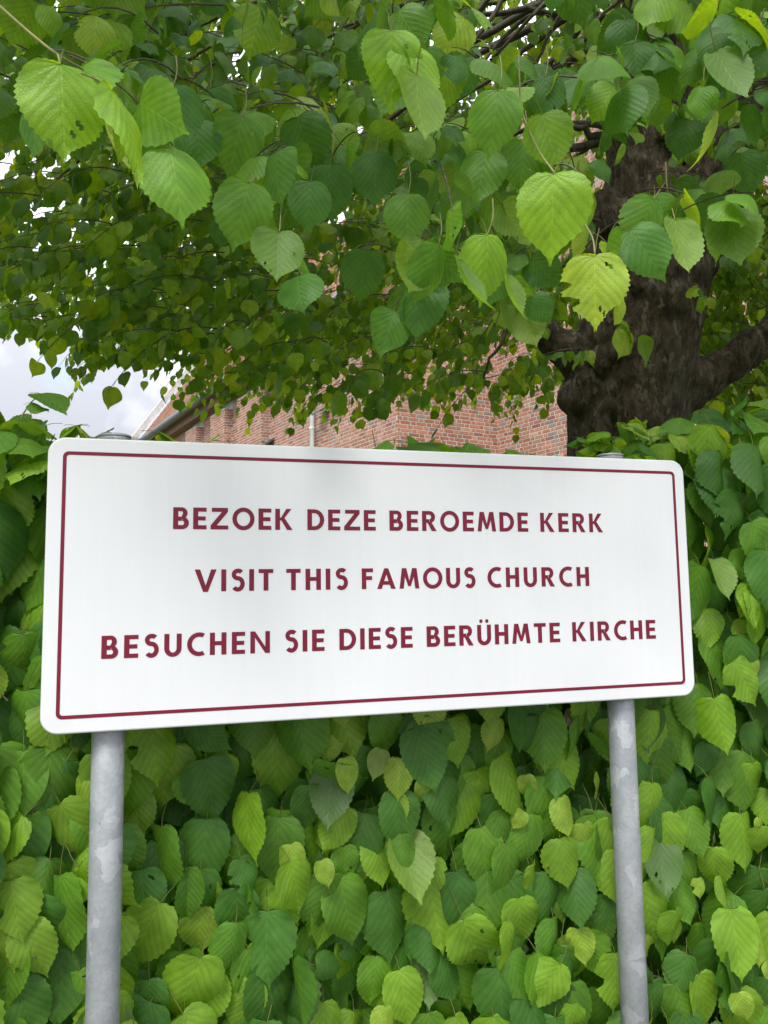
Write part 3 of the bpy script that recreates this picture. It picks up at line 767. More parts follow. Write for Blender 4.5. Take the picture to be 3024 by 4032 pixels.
trunk = bpy.data.objects.new('trunk', me); col.objects.link(trunk)
md = trunk.modifiers.new('r', 'REMESH'); md.mode = 'VOXEL'; md.voxel_size = .017; md.use_smooth_shade = True
ms_ = trunk.modifiers.new('s', 'SMOOTH'); ms_.factor = .5; ms_.iterations = 3
dg = bpy.context.evaluated_depsgraph_get(); ev = trunk.evaluated_get(dg); me2 = bpy.data.meshes.new_from_object(ev)
trunk.modifiers.clear(); trunk.data = me2; me2.name = 'trunk'
nv = len(me2.vertices); co = np.zeros(nv * 3, np.float32); no = np.zeros(nv * 3, np.float32)
me2.vertices.foreach_get('co', co); me2.vertices.foreach_get('normal', no); co = co.reshape(-1, 3); no = no.reshape(-1, 3)
dsp = np.zeros(nv)
for i in range(nv):
    p = co[i]; pv = Vector((p[0] * 7, p[1] * 7, p[2] * 2.6))
    dsp[i] = .016 * mnoise.fractal(pv * 1.3, .8, 2.1, 5) + .010 * mnoise.noise(Vector((p[0] * 16, p[1] * 16, p[2] * 5))) + .02 * mnoise.noise(Vector(p * 3.1))
co = co + no * dsp[:, None] - toff
me2.vertices.foreach_set('co', co.astype(np.float32).ravel()); me2.polygons.foreach_set('use_smooth', np.ones(len(me2.polygons), bool))
me2.materials.clear(); me2.materials.append(M_BARK); me2.update(); trunk.parent = tree

# --- branches fanning out of the head
HEADS = [tp3(2545, 150), tp3(2560, -150), tp3(2640, -500), tp3(3000, 150, .1), tp3(3100, -250, .3), tp3(2780, -200, .2), tp3(2520, 550), tp3(2045, 1200, -.2)]
BR = []   # polylines
def branch(p0, p2, sag, r0, r1, n=14):
    p0, p2 = np.asarray(p0), np.asarray(p2); mid = (p0 + p2) / 2 + np.array([0, 0, sag]) + rng.normal(0, .12, 3)
    P = bez(p0, mid, p2, n); P[1:-1] += rng.normal(0, .012, (n - 2, 3))
    rr = np.linspace(r0, r1, n); V, F = tube(P, rr, 7)
    o = link('branch', mesh_from('branch', V - toff, F, True), None, M_TWIG); o.parent = tree
    BR.append((P, rr)); return P
targets = [(1350, 420, 4.6, 0), (1100, 250, 4.2, 0), (1600, 560, 5.0, 1), (1750, 430, 4.8, 1), (1900, 520, 4.6, 0), (2050, 450, 4.9, 6), (2150, 560, 5.3, 1), (800, 600, 4.4, 2),
           (350, 500, 4.2, 2), (100, 800, 4.8, 2), (500, 950, 5.4, 1), (950, 950, 5.2, 1), (1250, 900, 5.4, 0), (1500, 1000, 5.2, 6), (1750, 1150, 5.0, 7), (1900, 1500, 4.7, 7),
           (150, 200, 3.6, 2), (700, 150, 3.4, 1), (1500, 120, 3.2, 1), (2100, 60, 3.4, 5), (2900, 400, 3.6, 3), (3200, 700, 4.4, 3), (3300, 1000, 5.6, 4), (3100, 1300, 6.6, 4), (3400, 600, 6.5, 4),
           (2300, 300, 7.2, 1), (1500, 400, 7.4, 1), (700, 500, 7.4, 2), (2800, 900, 7.5, 5), (3300, 300, 7.6, 4), (250, 1150, 6.4, 2), (1700, 800, 6.8, 6)]
for (px_, py_, d_, h_) in targets:
    branch(HEADS[h_], at(px_, py_, d_), rng.uniform(.25, .7), rng.uniform(.022, .038), .006)
# bare rods crossing the light gap beside the stem
for (a1, b1, a2, b2, d1, d2) in ((2330, -150, 1930, 240, 4.4, 4.6), (2520, -260, 2090, 280, 4.3, 4.5), (2420, -200, 2170, 260, 4.6, 4.8), (2080, -60, 1760, 150, 4.2, 4.3), (2150, -80, 1800, 70, 4.5, 4.7), (2620, -300, 2270, 200, 4.3, 4.5), (2010, -60, 1700, 330, 4.5, 4.4), (1900, -40, 1650, 200, 4.6, 4.4), (2480, 600, 2240, 700, 5.2, 5.4), (2480, 560, 2230, 640, 5.3, 5.4)):
    branch(at(a1, b1, d1), at(a2, b2, d2), .05, .016, .009, 9)

# --- leafy twigs
lp, ltip, lnr, ls, lt, tw = [], [], [], [], [], []
def leafy_twig(p0, d, length, nl, s_mean, tone, r0=.004, droop=.5, bare=.1, keep=True):
    d = unit(d); p2 = p0 + d * length + np.array([0, 0, -droop * length]); P = bez(p0, p0 + d * length * .55, p2, 7)
    tw.append(tube(P, np.linspace(r0, .0012, 7), 3, False))
    side = unit(np.cross(d, (0, 0, 1)) + 1e-6)
    T = P[-1] - P[0]
    for i in range(nl):
        f = bare + (1 - bare) * (i + .5 + rng.uniform(-.2, .2)) / nl; f = min(max(f, 0), 1)
        j = f * 6; a0 = int(min(j, 5)); p = P[a0] + (P[a0 + 1] - P[a0]) * (j - a0)
        sg = 1 if i % 2 else -1
        tipd = side * sg * rng.uniform(.15, .75) + unit(T) * rng.uniform(.1, .6) + np.array([0, 0, -rng.uniform(.5, 1.3)]) + rng.normal(0, .18, 3)
        nr_ = np.array([0, 0, 1.0]) * rng.uniform(.2, 1.1) + side * sg * rng.uniform(-.1, .5) + rng.normal(0, .42, 3) + np.array([-.05, -.35, 0])
        s = s_mean * rng.uniform(.72, 1.25)
        lp.append(p + unit(tipd) * s * .3); ltip.append(tipd); lnr.append(nr_); ls.append(s)
        lt.append(tone)
# crown: sampled through the volume the crown fills
low_x = np.array([-900, -200, 0, 120, 330, 480, 620, 760, 1000, 1300, 1600, 1900, 2200, 2330, 2600, 2800, 3024, 3900])
low_y = np.array([1380, 1420, 1430, 1330, 1600, 1420, 1480, 1640, 1670, 1680, 1660, 1690, 1680, 1520, 1520, 1780, 1820, 1820])
def crown_density(px, py, d):
    k = np.ones_like(px)
    k *= np.where((px > 1650) & (px < 2400) & (py < 620), .62, 1)
    k *= np.where((px > 1100) & (px < 2250) & (py > 1380), .75, 1)
    k *= np.where((px > 650) & (px <= 1100) & (py > 1450), .55, 1)
    k *= np.where((px < 1150) & (py > 600) & (py < 1330), 1.25, 1)
    k *= np.where((px > 2200) & (px < 2850) & (py > 300) & (d < 5.3), .10, 1)
    k *= np.where((px >= 2850) & (py > 1080) & (d < 5.5), .10, 1)
    k *= np.where((px < 700) & (d > 6.3), .5, 1)
    k *= np.where((px > 2700) & (py > 850) & (d > 5.7), 3.0, 1)
    k *= np.where((px > 1650) & (px < 2400) & (py < 620) & (d < 5), .35, 1)
    k *= np.where((px < 350) & (py > 300) & (py < 900) , .8, 1)
    return k
N = 16000
d_ = (rng.random(N) * (8.6 ** 3 - 2.9 ** 3) + 2.9 ** 3) ** (1 / 3)
px_ = rng.uniform(-700, 3700, N); lowb = np.interp(px_, low_x, low_y)
py_ = rng.uniform(-650, 1, N) + 0; py_ = -650 + rng.random(N) * (lowb - 60 + 650)
ptc = CAM + d_[:, None] * ((CR @ np.stack([(px_ - 1512) / FPX, np.ones(N), -(py_ - 2016) / FPX])).T)
rad = np.hypot(ptc[:, 0] - toff[0], ptc[:, 1] - toff[1])
keep = (rng.random(N) < crown_density(px_, py_, d_) * .42) & (rad < 5.6) & (ptc[:, 1] > .9)
# thin the empty heart of the crown and the very lowest fringe beyond the hedge
keep &= ~((rad < .8) & (py_ > 300))
idx = np.where(keep)[0]
for i in idx:
    p = ptc[i]; o_ = unit(np.array([p[0] - toff[0], p[1] - toff[1], 0]) + rng.normal(0, .5, 3) * np.array([1, 1, .3]))
    nl = int(rng.integers(7, 13)); leafy_twig(p - o_ * .2 + np.array([0, 0, .15]), o_, rng.uniform(.28, .5), nl, rng.uniform(.066, .082), 0, .004, rng.uniform(.3, .8))
n_front = len(lp)
# crown above and around the frame, thinner
N = 2600
for _ in range(N):
    a_ = rng.uniform(0, 6.283); rr = 5.6 * math.sqrt(rng.random()); p = np.array([toff[0] + rr * math.cos(a_), toff[1] + rr * math.sin(a_), CAM[2] + rng.uniform(3.0, 6.2) * (1 - .35 * (rr / 5.6) ** 2)])
    q_ = to_px(p)[0]
    if p[1] < -.1: continue
    if q_[2] > .5 and -200 < q_[0] < 3224 and q_[1] > -300: continue
    o_ = unit(np.array([p[0] - toff[0], p[1] - toff[1], 0]) + rng.normal(0, .4, 3)); leafy_twig(p, o_, .45, 9, .085, 0, .004, .5)
# unseen boughs added over hedge, sign and path; front edge set for shade
for _ in range(1000):
    p = np.array([rng.uniform(-3.6, 4.2), rng.uniform(-.55, 1.6) , CAM[2] + rng.uniform(1.15, 3.2)])
    q_ = to_px(p)[0]
    if q_[2] > .05 and -260 < q_[0] < 3280 and q_[1] > -420: continue
    o_ = unit(np.array([rng.normal(-.3, .5), rng.normal(-.7, .4), 0])); leafy_twig(p, o_, .45, 9, .095, 0, .004, .5)
n_crown = len(lp)
# near twigs hanging over the hedge towards the viewer
near_x = np.array([-300, 0, 350, 700, 950, 1300, 1700, 1950, 2250, 2420, 2700, 3024, 3300]); near_y = np.array([560, 560, 420, 520, 900, 900, 900, 1020, 1000, 700, 760, 620, 620])
for _ in range(118):
    px0 = rng.uniform(-200, 3250); lo = np.interp(px0, near_x, near_y); py0 = -420 + rng.random() ** .8 * (lo - 200 + 420)
    d0 = rng.uniform(1.75, 3.0); p = at(px0, py0, d0)
    if 1680 < px0 < 2420 and py0 < 420 and rng.random() < .7: continue
    o_ = np.array([rng.normal(-.35, .5), rng.normal(-.7, .3), rng.normal(-.1, .2)])
    leafy_twig(p, o_, rng.uniform(.22, .4), int(rng.integers(4, 7)), rng.uniform(.088, .108), 1, .0035, rng.uniform(.2, .6), .15)
for _ in range(150):
    px0 = rng.uniform(-250, 3300); lo = np.interp(px0, near_x, near_y) + 180; py0 = -420 + rng.random() ** .8 * (lo + 220)
    d0 = rng.uniform(2.7, 4.2)
    if (2250 < px0 < 2900 and py0 > 450) or (1680 < px0 < 2420 and py0 < 480 and rng.random() < .8): continue
    o_ = np.array([rng.normal(-.35, .5), rng.normal(-.6, .35), rng.normal(-.1, .2)])
    leafy_twig(at(px0, py0, d0), o_, rng.uniform(.25, .45), int(rng.integers(5, 9)), rng.uniform(.078, .095), 1, .0035, rng.uniform(.2, .6), .15)
n_near = len(lp)
# leaves clustering behind the large single ones
BIG = [(130, 138, 140, 335, 170, 2, .0, 1), (240, 195, 352, 368, 50, 2, 1.15, 1), (232, 268, 240, 400, 62, 3, .5, -1), (72, 2, 22, 92, 95, 2, .3, 1), (60, 42, 84, 112, 40, 2, 1.0, 1),
       (100, 12, 130, 70, 45, 2, .8, 1), (375, 185, 393, 285, 110, 0, .1, 1), (452, 192, 480, 262, 85, 0, .2, 1), (525, 252, 498, 358, 105, 1, .1, 1), (425, 262, 432, 356, 96, 0, .15, 1),
       (538, 395, 505, 530, 120, 1, .05, 1), (604, 500, 598, 625, 104, 1, .1, -1), (672, 392, 660, 498, 84, 0, .2, 1), (712, 355, 716, 455, 96, 0, .1, 1), (845, 66, 845, 208, 122, 2, .1, 1),
       (900, 162, 904, 322, 114, 2, .1, -1), (1078, 196, 1060, 308, 112, 1, .15, 1), (1130, 303, 1126, 388, 96, 1, .1, 1), (1172, 248, 1210, 362, 94, 2, .2, 1), (1050, 328, 1030, 440, 92, 1, .3, 1),
       (1196, 376, 1190, 512, 152, 2, .1, 1), (1052, 508, 1062, 640, 98, 2, .15, 1), (1092, 590, 1086, 698, 44, 2, .9, -1), (1285, 552, 1286, 690, 136, 3, .0, 1), (1178, 165, 1182, 232, 82, 0, .1, 1),
       (1372, 92, 1380, 184, 86, 0, .1, 1), (1352, 44, 1350, 98, 84, 0, .2, 1), (1412, 430, 1374, 540, 78, 1, .3, 1), (1458, 474, 1470, 604, 82, 2, .1, -1), (1528, 98, 1468, 168, 70, 1, .5, 1),
       (1548, 112, 1606, 228, 92, 1, .3, -1), (1520, 188, 1518, 234, 62, 1, .2, 1), (882, 420, 880, 524, 96, 1, .1, 1), (812, 330, 810, 440, 92, 0, .1, 1), (948, 530, 932, 654, 74, 1, .3, 1),
       (892, 612, 884, 690, 62, 1, .2, 1), (1552, 252, 1552, 370, 26, 3, 1.2, -1), (1240, 158, 1242, 205, 66, 0, .2, 1), (925, 345, 905, 420, 78, 0, .2, 1), (985, 560, 1005, 692, 34, 1, 1.1, -1),
       (1268, 495, 1262, 560, 30, 3, 1.1, 1), (1150, 640, 1185, 690, 60, 0, .3, 1), (790, 540, 780, 620, 90, 0, .2, 1), (1000, 400, 985, 470, 80, 1, .3, 1), (1440, 120, 1452, 210, 70, 1, .4, 1),
       (1600, 330, 1625, 420, 80, 0, .3, 1), (1330, 700, 1318, 640, 26, 3, 1.0, 1), (1535, 420, 1525, 500, 70, 0, .3, 1), (1490, 260, 1470, 330, 80, 0, .2, 1), (1005, 120, 985, 200, 80, 0, .2, 1), (180, 205, 205, 305, 90, 0, .2, 1)]
for (x0, y0, x1, y1, w, tone, tilt, side) in BIG:
    sz_ = max(w / .9, math.hypot(x1 - x0, y1 - y0)); d0 = min(max(.105 * FPX / (sz_ * 3024 / 1659.), .95), 2.6) + rng.uniform(.16, .34)
    p = at((x0 + rng.normal(0, 22)) * 3024 / 1659., (y0 - 18) * 3024 / 1659., d0)
    leafy_twig(p, np.array([rng.normal(-.2, .6), rng.normal(-.2, .5), rng.normal(0, .2)]), rng.uniform(.10, .2), int(rng.integers(2, 5)), rng.uniform(.075, .10), 1, .0022, rng.uniform(.2, .5), .3)
LP, LT, LN, LS = np.array(lp), np.array(ltip), np.array(lnr), np.array(ls); near = np.array(lt) == 1
LF = frames(LT, LN)
cA, _ = green(len(LP), (.42, .33, .25, 0)); cA *= np.array([1.12, .98, .5]); cB, _ = green(len(LP), (.36, .42, .20, .02)); LC = np.where(near[:, None], cB, cA)
lvi = rng.integers(0, 9600, len(LP))

# --- single large leaves (base x, base y, tip x, tip y, blade width) in the 1659-wide picture, tone, tilt, side
K = 3024 / 1659.
bp3, bt3, bn3, bs3, bc3, bv3 = [], [], [], [], [], []
tones = [G_DEEP, G_MID, G_FRESH, G_YOUNG]
depthmap = {}
for i, (x0, y0, x1, y1, w, tone, tilt, side) in enumerate(BIG):
    ln_px = math.hypot(x1 - x0, y1 - y0); big = max(w / .9, ln_px)
    real = rng.uniform(.098, .116) * (.62 if big < 70 else 1)
    d0 = real * FPX / (big * K)
    d0 = min(max(d0, .95), 2.6); ln = big * K / FPX * d0
    p = at(x0 * K, y0 * K, d0); e = at(x1 * K, y1 * K, d0 - .12 * ln)
    tilt = math.acos(min(1.0, w / (.80 * big)))
    view = unit(CAM - p); sidev = unit(np.cross(e - p, view))
    nrm_ = (view * math.cos(tilt) + sidev * math.sin(tilt) * rng.choice((1, -1)) + np.array([0, 0, .12])) * side
    bp3.append(p); bt3.append(e - p); bn3.append(nrm_); bs3.append(ln); bc3.append(tones[tone] * rng.uniform(.92, 1.08)); bv3.append([14, 0, 5, 9, 1, 3][i % 6] if i in (2, 23, 20) else (11 if i == 11 else int(rng.choice((0, 1, 4, 6, 8, 10, 13, 15, 2, 7)))))
    depthmap[i] = d0
bv3[23] = 14; bv3[2] = 12; bv3[0] = 2
narrow = np.array([[min(1.0, .45 + .6 * b_[4] / max(b_[4], math.hypot(b_[2] - b_[0], b_[3] - b_[1])))] * 1 + [1, 1] for b_ in BIG])
BP, BF_, BS, BCc, BV = np.array(bp3), frames(np.array(bt3), np.array(bn3)) * narrow[:, None, :], np.array(bs3), np.array(bc3), np.array(bv3)
leaf_parts('leaf', tree, BP, BF_, BS, BCc, BV)
# green shoots carrying the large leaves
gs = []
def shoot(px, r0=.0024):
    P = np.array([at(a * K, b * K, c) for a, b, c in px]); k = 5 * (len(P) - 1) + 1; ti = np.linspace(0, len(P) - 1, k)
    Q = np.stack([np.interp(ti, np.arange(len(P)), P[:, j]) for j in range(3)], -1)
    for _ in range(3): Q[1:-1] = (Q[:-2] + 2 * Q[1:-1] + Q[2:]) / 4
    gs.append(tube(Q, np.linspace(r0, r0 * .6, k), 6))
D = depthmap
shoot([(-60, -40, 1.1), (60, 68, 1.05), (125, 120, 1.02), (190, 155, 1.1), (240, 195, D[1])]); shoot([(125, 118, 1.02), (130, 138, D[0])], .0018); shoot([(215, 172, 1.1), (228, 235, 1.2), (232, 268, D[2])], .0015)
shoot([(1120, 120, 1.7), (1125, 245, 1.6), (1165, 330, 1.4), (1200, 376, D[20])]); shoot([(1210, 378, 1.3), (1255, 470, 1.25), (1282, 515, 1.22), (1285, 552, D[23])], .002)
shoot([(1064, 430, 1.5), (1066, 470, 1.45), (1052, 508, D[21])], .0018); shoot([(1540, 60, 1.9), (1534, 110, 1.85), (1520, 150, 1.8), (1520, 188, 1.8)]); shoot([(1438, 350, 1.9), (1440, 400, 1.85), (1446, 430, 1.85), (1458, 474, D[28])], .0018)
shoot([(1436, 395, 1.85), (1412, 430, D[27])], .0015); shoot([(640, 330, 1.75), (610, 400, 1.7), (604, 500, D[11])], .0018); shoot([(565, 330, 1.6), (556, 380, 1.5), (538, 395, D[10])], .0016)
shoot([(815, -30, 1.5), (835, 20, 1.45), (845, 66, D[14])], .002); shoot([(870, -20, 1.5), (890, 90, 1.5), (900, 162, D[15])], .0018)
for (px__, py__, i) in ((380, 120, 6), (455, 130, 7), (530, 190, 8), (720, 270, 13), (1080, 120, 16), (1135, 240, 17), (1375, 30, 25), (882, 350, 32), (812, 260, 33), (950, 460, 34), (896, 540, 35), (1180, 100, 24)):
    shoot([(px__, py__, D[i] + .12), ((px__ + BIG[i][0]) / 2 + 6, (py__ + BIG[i][1]) / 2, D[i] + .06), (BIG[i][0], BIG[i][1], D[i])], .0015)
for g_ in gs:
    o = link('shoot', mesh_from('shoot', g_[0] - toff, g_[1], True), None, M_SHOOT); o.parent = tree

# --- the remaining tree leaves: the largest in view are parts, the rest one mass
q = to_px(LP); inv = (q[:, 2] > .4) & (q[:, 0] > -30) & (q[:, 0] < 3054) & (q[:, 1] > -60) & (q[:, 1] < 1750)
sc_ = np.where(inv, LS / np.maximum(q[:, 2], .3), 0); nsel = 300 - len(BIG)
sel = np.zeros(len(LP), bool); sel[np.argsort(-sc_)[:nsel]] = True
leaf_parts('leaf', tree, LP[sel], LF[sel], LS[sel], LC[sel], lvi[sel])
a_ = ~sel & near
leaf_stuff('near_foliage', tree, LP[a_], LF[a_], LS[a_], LC[a_], lvi[a_], MID)
far = ~sel & ~near; mid_ = far & (q[:, 2] < 4.3) & inv
if mid_.any(): leaf_stuff('hanging_foliage', tree, LP[mid_], LF[mid_], LS[mid_], LC[mid_], lvi[mid_], MID)
far &= ~mid_
leaf_stuff('crown', tree, LP[far], LF[far], LS[far], LC[far], lvi[far], LOW)
V, F = join(tw); o = link('twigs', mesh_from('twigs', V - toff, F, True), None, M_TWIG); o.parent = tree; tag(o, kind='stuff')
print('crown leaves', len(LP), 'near', int(near.sum()))

# ------------------------------------------------------------------ pole behind the trunk
pb = at(2738, 2323, 7.2)
pole = empty('lamp_post', (float(pb[0]), float(pb[1]), 0), 'dark slim post half hidden behind the lime tree trunk', 'post')
V, F = tube([(0, 0, 0), (0, 0, 4.4)], .062, 16); o = link('shaft', mesh_from('shaft', V, F, True), None, M_POLE); o.parent = pole
V, F = tube([(0, 0, -.02), (0, 0, .9), (0, 0, .96)], [.095, .09, .066], 16); o = link('base_sleeve', mesh_from('base_sleeve', V, F, True), None, M_POLE); o.parent = pole
V, F = tube([(0, 0, 4.38), (0, 0, 4.46), (0, 0, 4.52)], [.075, .07, .02], 16); o = link('cap', mesh_from('cap', V, F, True), None, M_POLE); o.parent = pole

# ------------------------------------------------------------------ the sign
SW, SH, BX, BZ = 1.40, .550, .0267, .0270
sign = empty('information_sign', (0, 0, 0), 'white trilingual sign with wine red lettering on two galvanised posts', 'sign')
def rrect(x0, z0, x1, z1, r, n=8):
    pts = []
    for cx, cz, a0 in ((x1 - r, z1 - r, 0), (x0 + r, z1 - r, 90), (x0 + r, z0 + r, 180), (x1 - r, z0 + r, 270)):
        for k in range(n + 1):
            a = R(a0 + 90 * k / n); pts.append((cx + r * math.cos(a), cz + r * math.sin(a)))
    return pts
# panel: folded sheet with rounded rim
prof = [(.0035, .0, .0), (.0012, .0010, 0), (0, .0035, 0), (0, .0235, 0), (.0015, .025, 0)]
bm = bmesh.new(); rings = []
for ins, y, _ in prof:
    rings.append([bm.verts.new((x, y, z)) for x, z in rrect(-SW / 2 + ins, -SH / 2 + ins, SW / 2 - ins, SH / 2 - ins, .032 - ins)])
for r0_, r1_ in zip(rings[:-1], rings[1:]):
    for i in range(len(r0_)): bm.faces.new((r0_[i], r0_[(i + 1) % len(r0_)], r1_[(i + 1) % len(r0_)], r1_[i]))
bm.faces.new(rings[0]); bm.faces.new(rings[-1][::-1])
panel = link('panel', bm_mesh('panel', bm), None, M_WHITE); panel.parent = sign; panel.location = (0, 0, SIGN_Z)
for p_ in panel.data.polygons: p_.use_smooth = len(p_.vertices) == 4 and p_.area < .02
# border line
o1 = rrect(-SW / 2 + BX, -SH / 2 + BZ, SW / 2 - BX, SH / 2 - BZ, .011); wln = .0066
i1 = rrect(-SW / 2 + BX + wln, -SH / 2 + BZ + wln, SW / 2 - BX - wln, SH / 2 - BZ - wln, .0055)
nb_ = len(o1); V = [(x, -.0006, z) for x, z in o1] + [(x, -.0006, z) for x, z in i1] + [(x, .0004, z) for x, z in o1] + [(x, .0004, z) for x, z in i1]
F = []
for i in range(nb_):
    j = (i + 1) % nb_
    F += [(i, nb_ + i, nb_ + j, j), (i, j, 2 * nb_ + j, 2 * nb_ + i), (nb_ + j, nb_ + i, 3 * nb_ + i, 3 * nb_ + j)]
bo = link('border_line', mesh_from('border_line', V, F), None, M_RED); bo.parent = sign; bo.location = (0, 0, SIGN_Z)

# letters: geometric sans capitals drawn from strokes
S_, H_ = .225, .185
def rect(x0, y0, x1, y1): return [(x0, y0), (x1, y0), (x1, y1), (x0, y1)]
def ring(cx, cy, rx, ry, a0, a1, wx, wy, n=28):
    out = []
    for k in range(n):
        q = []
        for (aa, inner) in ((a0 + (a1 - a0) * k / n, 0), (a0 + (a1 - a0) * (k + 1) / n, 0), (a0 + (a1 - a0) * (k + 1) / n, 1), (a0 + (a1 - a0) * k / n, 1)):
            a = R(aa); q.append((cx + (rx - wx * inner) * math.cos(a), cy + (ry - wy * inner) * math.sin(a)))
        out.append(q)
    return out
def stroke(pts, w):
    P = np.array(pts, float); T = np.gradient(P, axis=0); T /= np.linalg.norm(T, axis=1)[:, None]; Nn = np.c_[-T[:, 1], T[:, 0]] * w / 2
    a, b = P + Nn, P - Nn
    return [[tuple(b[i]), tuple(b[i + 1]), tuple(a[i + 1]), tuple(a[i])] for i in range(len(P) - 1)]
def glyph(ch):
    s, h = S_, H_
    if ch == 'I': return s, [[rect(0, 0, s, 1)]]
    if ch == 'E': return .60, [[rect(0, 0, s, 1)], [rect(s, 0, .60, h), rect(s, 1 - h, .60, 1), rect(s, .5 - h / 2, .56, .5 + h / 2)]]
    if ch == 'F': return .57, [[rect(0, 0, s, 1)], [rect(s, 1 - h, .57, 1), rect(s, .44, .52, .44 + h)]]
    if ch == 'H': return .74, [[rect(0, 0, s, 1), rect(.74 - s, 0, .74, 1), rect(s, .5 - h / 2 + .02, .74 - s, .5 + h / 2 + .02)]]
    if ch == 'T': return .68, [[rect(0, 1 - h, .68, 1), rect(.34 - s / 2, 0, .34 + s / 2, 1 - h)]]
    if ch == 'Z': return .80, [[rect(.05, 1 - h, .78, 1), rect(0, 0, .80, h)], [[(0.0, h), (.27, h), (.78, 1 - h), (.51, 1 - h)]]]
    if ch == 'N': return .90, [[rect(0, 0, s * .95, 1), rect(.90 - s * .95, 0, .90, 1)], [[(s * .1, 1), (.90 - s * .95, 0.0), (.90 - s * .1, 0), (s * .95, 1)]]]
    if ch == 'K': return .82, [[rect(0, 0, s, 1)], [[(s, .44), (.27, .44), (.27, .60), (s, .58)], [(s, .50), (.34, .44), (.77, 1), (.52, 1)]], [[(.22, .56), (.56, 0), (.82, 0), (.40, .62)]]]
    if ch == 'V': return .98, [[[(0, 1), (.385, -.02), (.595, -.02), (.245, 1)]], [[(.735, 1), (.400, -.02), (.595, -.02), (.98, 1)]]]
    if ch == 'A': return .94, [[[(0, 0), (.37, 1), (.57, 1), (.235, 0)]], [[(.705, 0), (.37, 1), (.57, 1), (.94, 0)]], [rect(.22, .20, .72, .20 + h * .95)]]
    if ch == 'M': return 1.02, [[[(0, 0), (.13, 1), (.33, 1), (.215, 0)]], [[(.805, 0), (.69, 1), (.89, 1), (1.02, 0)]], [[(.13, 1), (.445, .12), (.575, .12), (.36, 1)]], [[(.89, 1), (.575, .12), (.445, .12), (.66, 1)]]]
    if ch == 'O': return 1.02, [ring(.51, .5, .51, .53, 0, 360, .205, .195, 48)]
    if ch == 'C': return .76, [ring(.53, .5, .53, .53, 62, 298, .21, .195, 40)]
    if ch in 'UÜ':
        g = [[rect(0, .36, s * .97, 1), rect(.75 - s * .97, .36, .75, 1)], ring(.375, .36, .375, .38, 180, 360, s * .97, .19)]
        if ch == 'Ü': g += [ring(.215, 1.185, .092, .092, 0, 360, .0915, .0915, 20), ring(.535, 1.185, .092, .092, 0, 360, .0915, .0915, 20)]
        return .75, g
    if ch == 'D': return .82, [[rect(0, 0, s, 1)], [rect(s, 0, .33, h), rect(s, 1 - h, .33, 1)], ring(.33, .5, .49, .5, -90, 90, .215, h)]
    if ch == 'B': return .70, [[rect(0, 0, s, 1)], [rect(s, 0, .41, h), rect(s, .565 - h, .39, .565)], ring(.41, .2825, .29, .2825, -90, 90, .215, h), [rect(s, 1 - h * .97, .38, 1), rect(s, .42, .36, .572)], ring(.38, .735, .255, .265, -90, 90, .205, h * .9)]
    if ch == 'R': return .76, [[rect(0, 0, s, 1)], [rect(s, 1 - h, .40, 1), rect(s, .405, .38, .405 + h)], ring(.40, .7025, .29, .2975, -90, 90, .21, h), [[(.26, .46), (.50, 0), (.76, 0), (.48, .46)]]]
    if ch == 'S':
        th1 = np.radians(np.linspace(38, 270, 30)); th2 = np.radians(np.linspace(90, -142, 30))
        p = [(.325 + .195 * math.cos(a), .757 + .173 * math.sin(a)) for a in th1][:-1] + [(.315 + .215 * math.cos(a), .327 + .257 * math.sin(a)) for a in th2]
        return .62, [stroke(p, .2)]
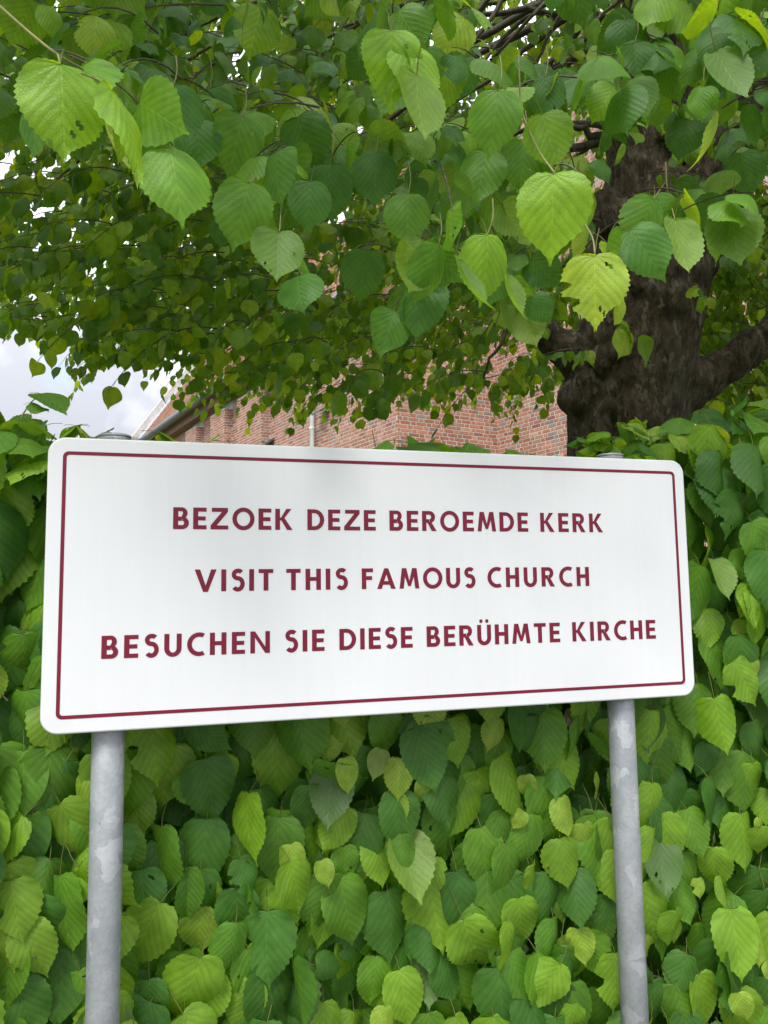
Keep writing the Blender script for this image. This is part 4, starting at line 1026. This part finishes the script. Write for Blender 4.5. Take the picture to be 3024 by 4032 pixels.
def word_mesh(words, z_base, cap):
    V, F = [], []; lay = 0
    for text, xa, xb in words:
        gl = [glyph(c) for c in text]; tot = sum(g[0] for g in gl) * cap; gap = (xb - xa - tot) / max(len(gl) - 1, 1)
        x = xa
        for gi, (w, groups) in enumerate(gl):
            for li, polys in enumerate(groups):
                y = -.0006 - .00005 * li
                for P in polys:
                    A = 0
                    for k in range(len(P)): A += P[k][0] * P[(k + 1) % len(P)][1] - P[(k + 1) % len(P)][0] * P[k][1]
                    P = P if A > 0 else P[::-1]
                    b = len(V); n_ = len(P)
                    V += [(x + u * cap, y, z_base + v * cap) for u, v in P]; F.append([b + k for k in range(n_)])
            x += w * cap + gap
    me = bpy.data.meshes.new('lettering'); me.from_pydata(V, [], F); me.update(); me.validate(); return me
CAPH = .0427
LINES = [([('BEZOEK', -.4717, -.2384), ('DEZE', -.2080, -.0636), ('BEROEMDE', -.0337, .2868), ('KERK', .3166, .4744)], .1020),
         ([('VISIT', -.4301, -.2773), ('THIS', -.2513, -.1247), ('FAMOUS', -.0951, .1573), ('CHURCH', .1857, .4337)], -.0193),
         ([('BESUCHEN', -.5975, -.2839), ('SIE', -.2546, -.1740), ('DIESE', -.1434, .0130), ('BERÜHMTE', .0439, .3556), ('KIRCHE', .3860, .6003)], -.1417)]
for ws, zb in LINES:
    for wd_ in ws:
        o = link('word', word_mesh([wd_], zb, CAPH), None, M_RED); o.parent = sign; o.location = (0, 0, SIGN_Z)
# posts with caps and clamps
for px_, lean in ((-.5853, .0), (.5361, .0)):
    PR = .0302; py_ = .025 + PR
    V, F = tube([(px_, py_, -.05), (px_, py_, 1.0), (px_, py_, SIGN_Z + SH / 2 + .004)], PR, 40)
    po = link('post', mesh_from('post', V, F, True), None, M_GALV); po.parent = sign
    zt_ = SIGN_Z + SH / 2
    V, F = tube([(px_, py_, zt_ - .004), (px_, py_, zt_ + .0095), (px_, py_, zt_ + .011), (px_, py_, zt_ + .0112)], [PR + .0012, PR + .0012, PR + .0012, PR - .001], 40)
    V2, F2 = tube([(px_, py_, zt_ + .0125), (px_, py_, zt_ + .0135), (px_, py_, zt_ + .0165), (px_, py_, zt_ + .0185)], [PR + .0005, PR + .0016, PR + .0014, PR - .004], 40)
    V, F = join([(V, F), (V2, F2), tube([(px_, py_, zt_ + .010), (px_, py_, zt_ + .0135)], PR - .002, 24)])
    cp_ = link('post_cap', mesh_from('post_cap', V, F, True), None, M_GALV); cp_.parent = po
    for zc in (SIGN_Z - .16, SIGN_Z + .16):
        V, F = tube([(px_, py_, zc - .02), (px_, py_, zc + .02)], PR + .003, 24); cl2 = link('clamp', mesh_from('clamp', V, F, True), None, M_GALV); cl2.parent = po
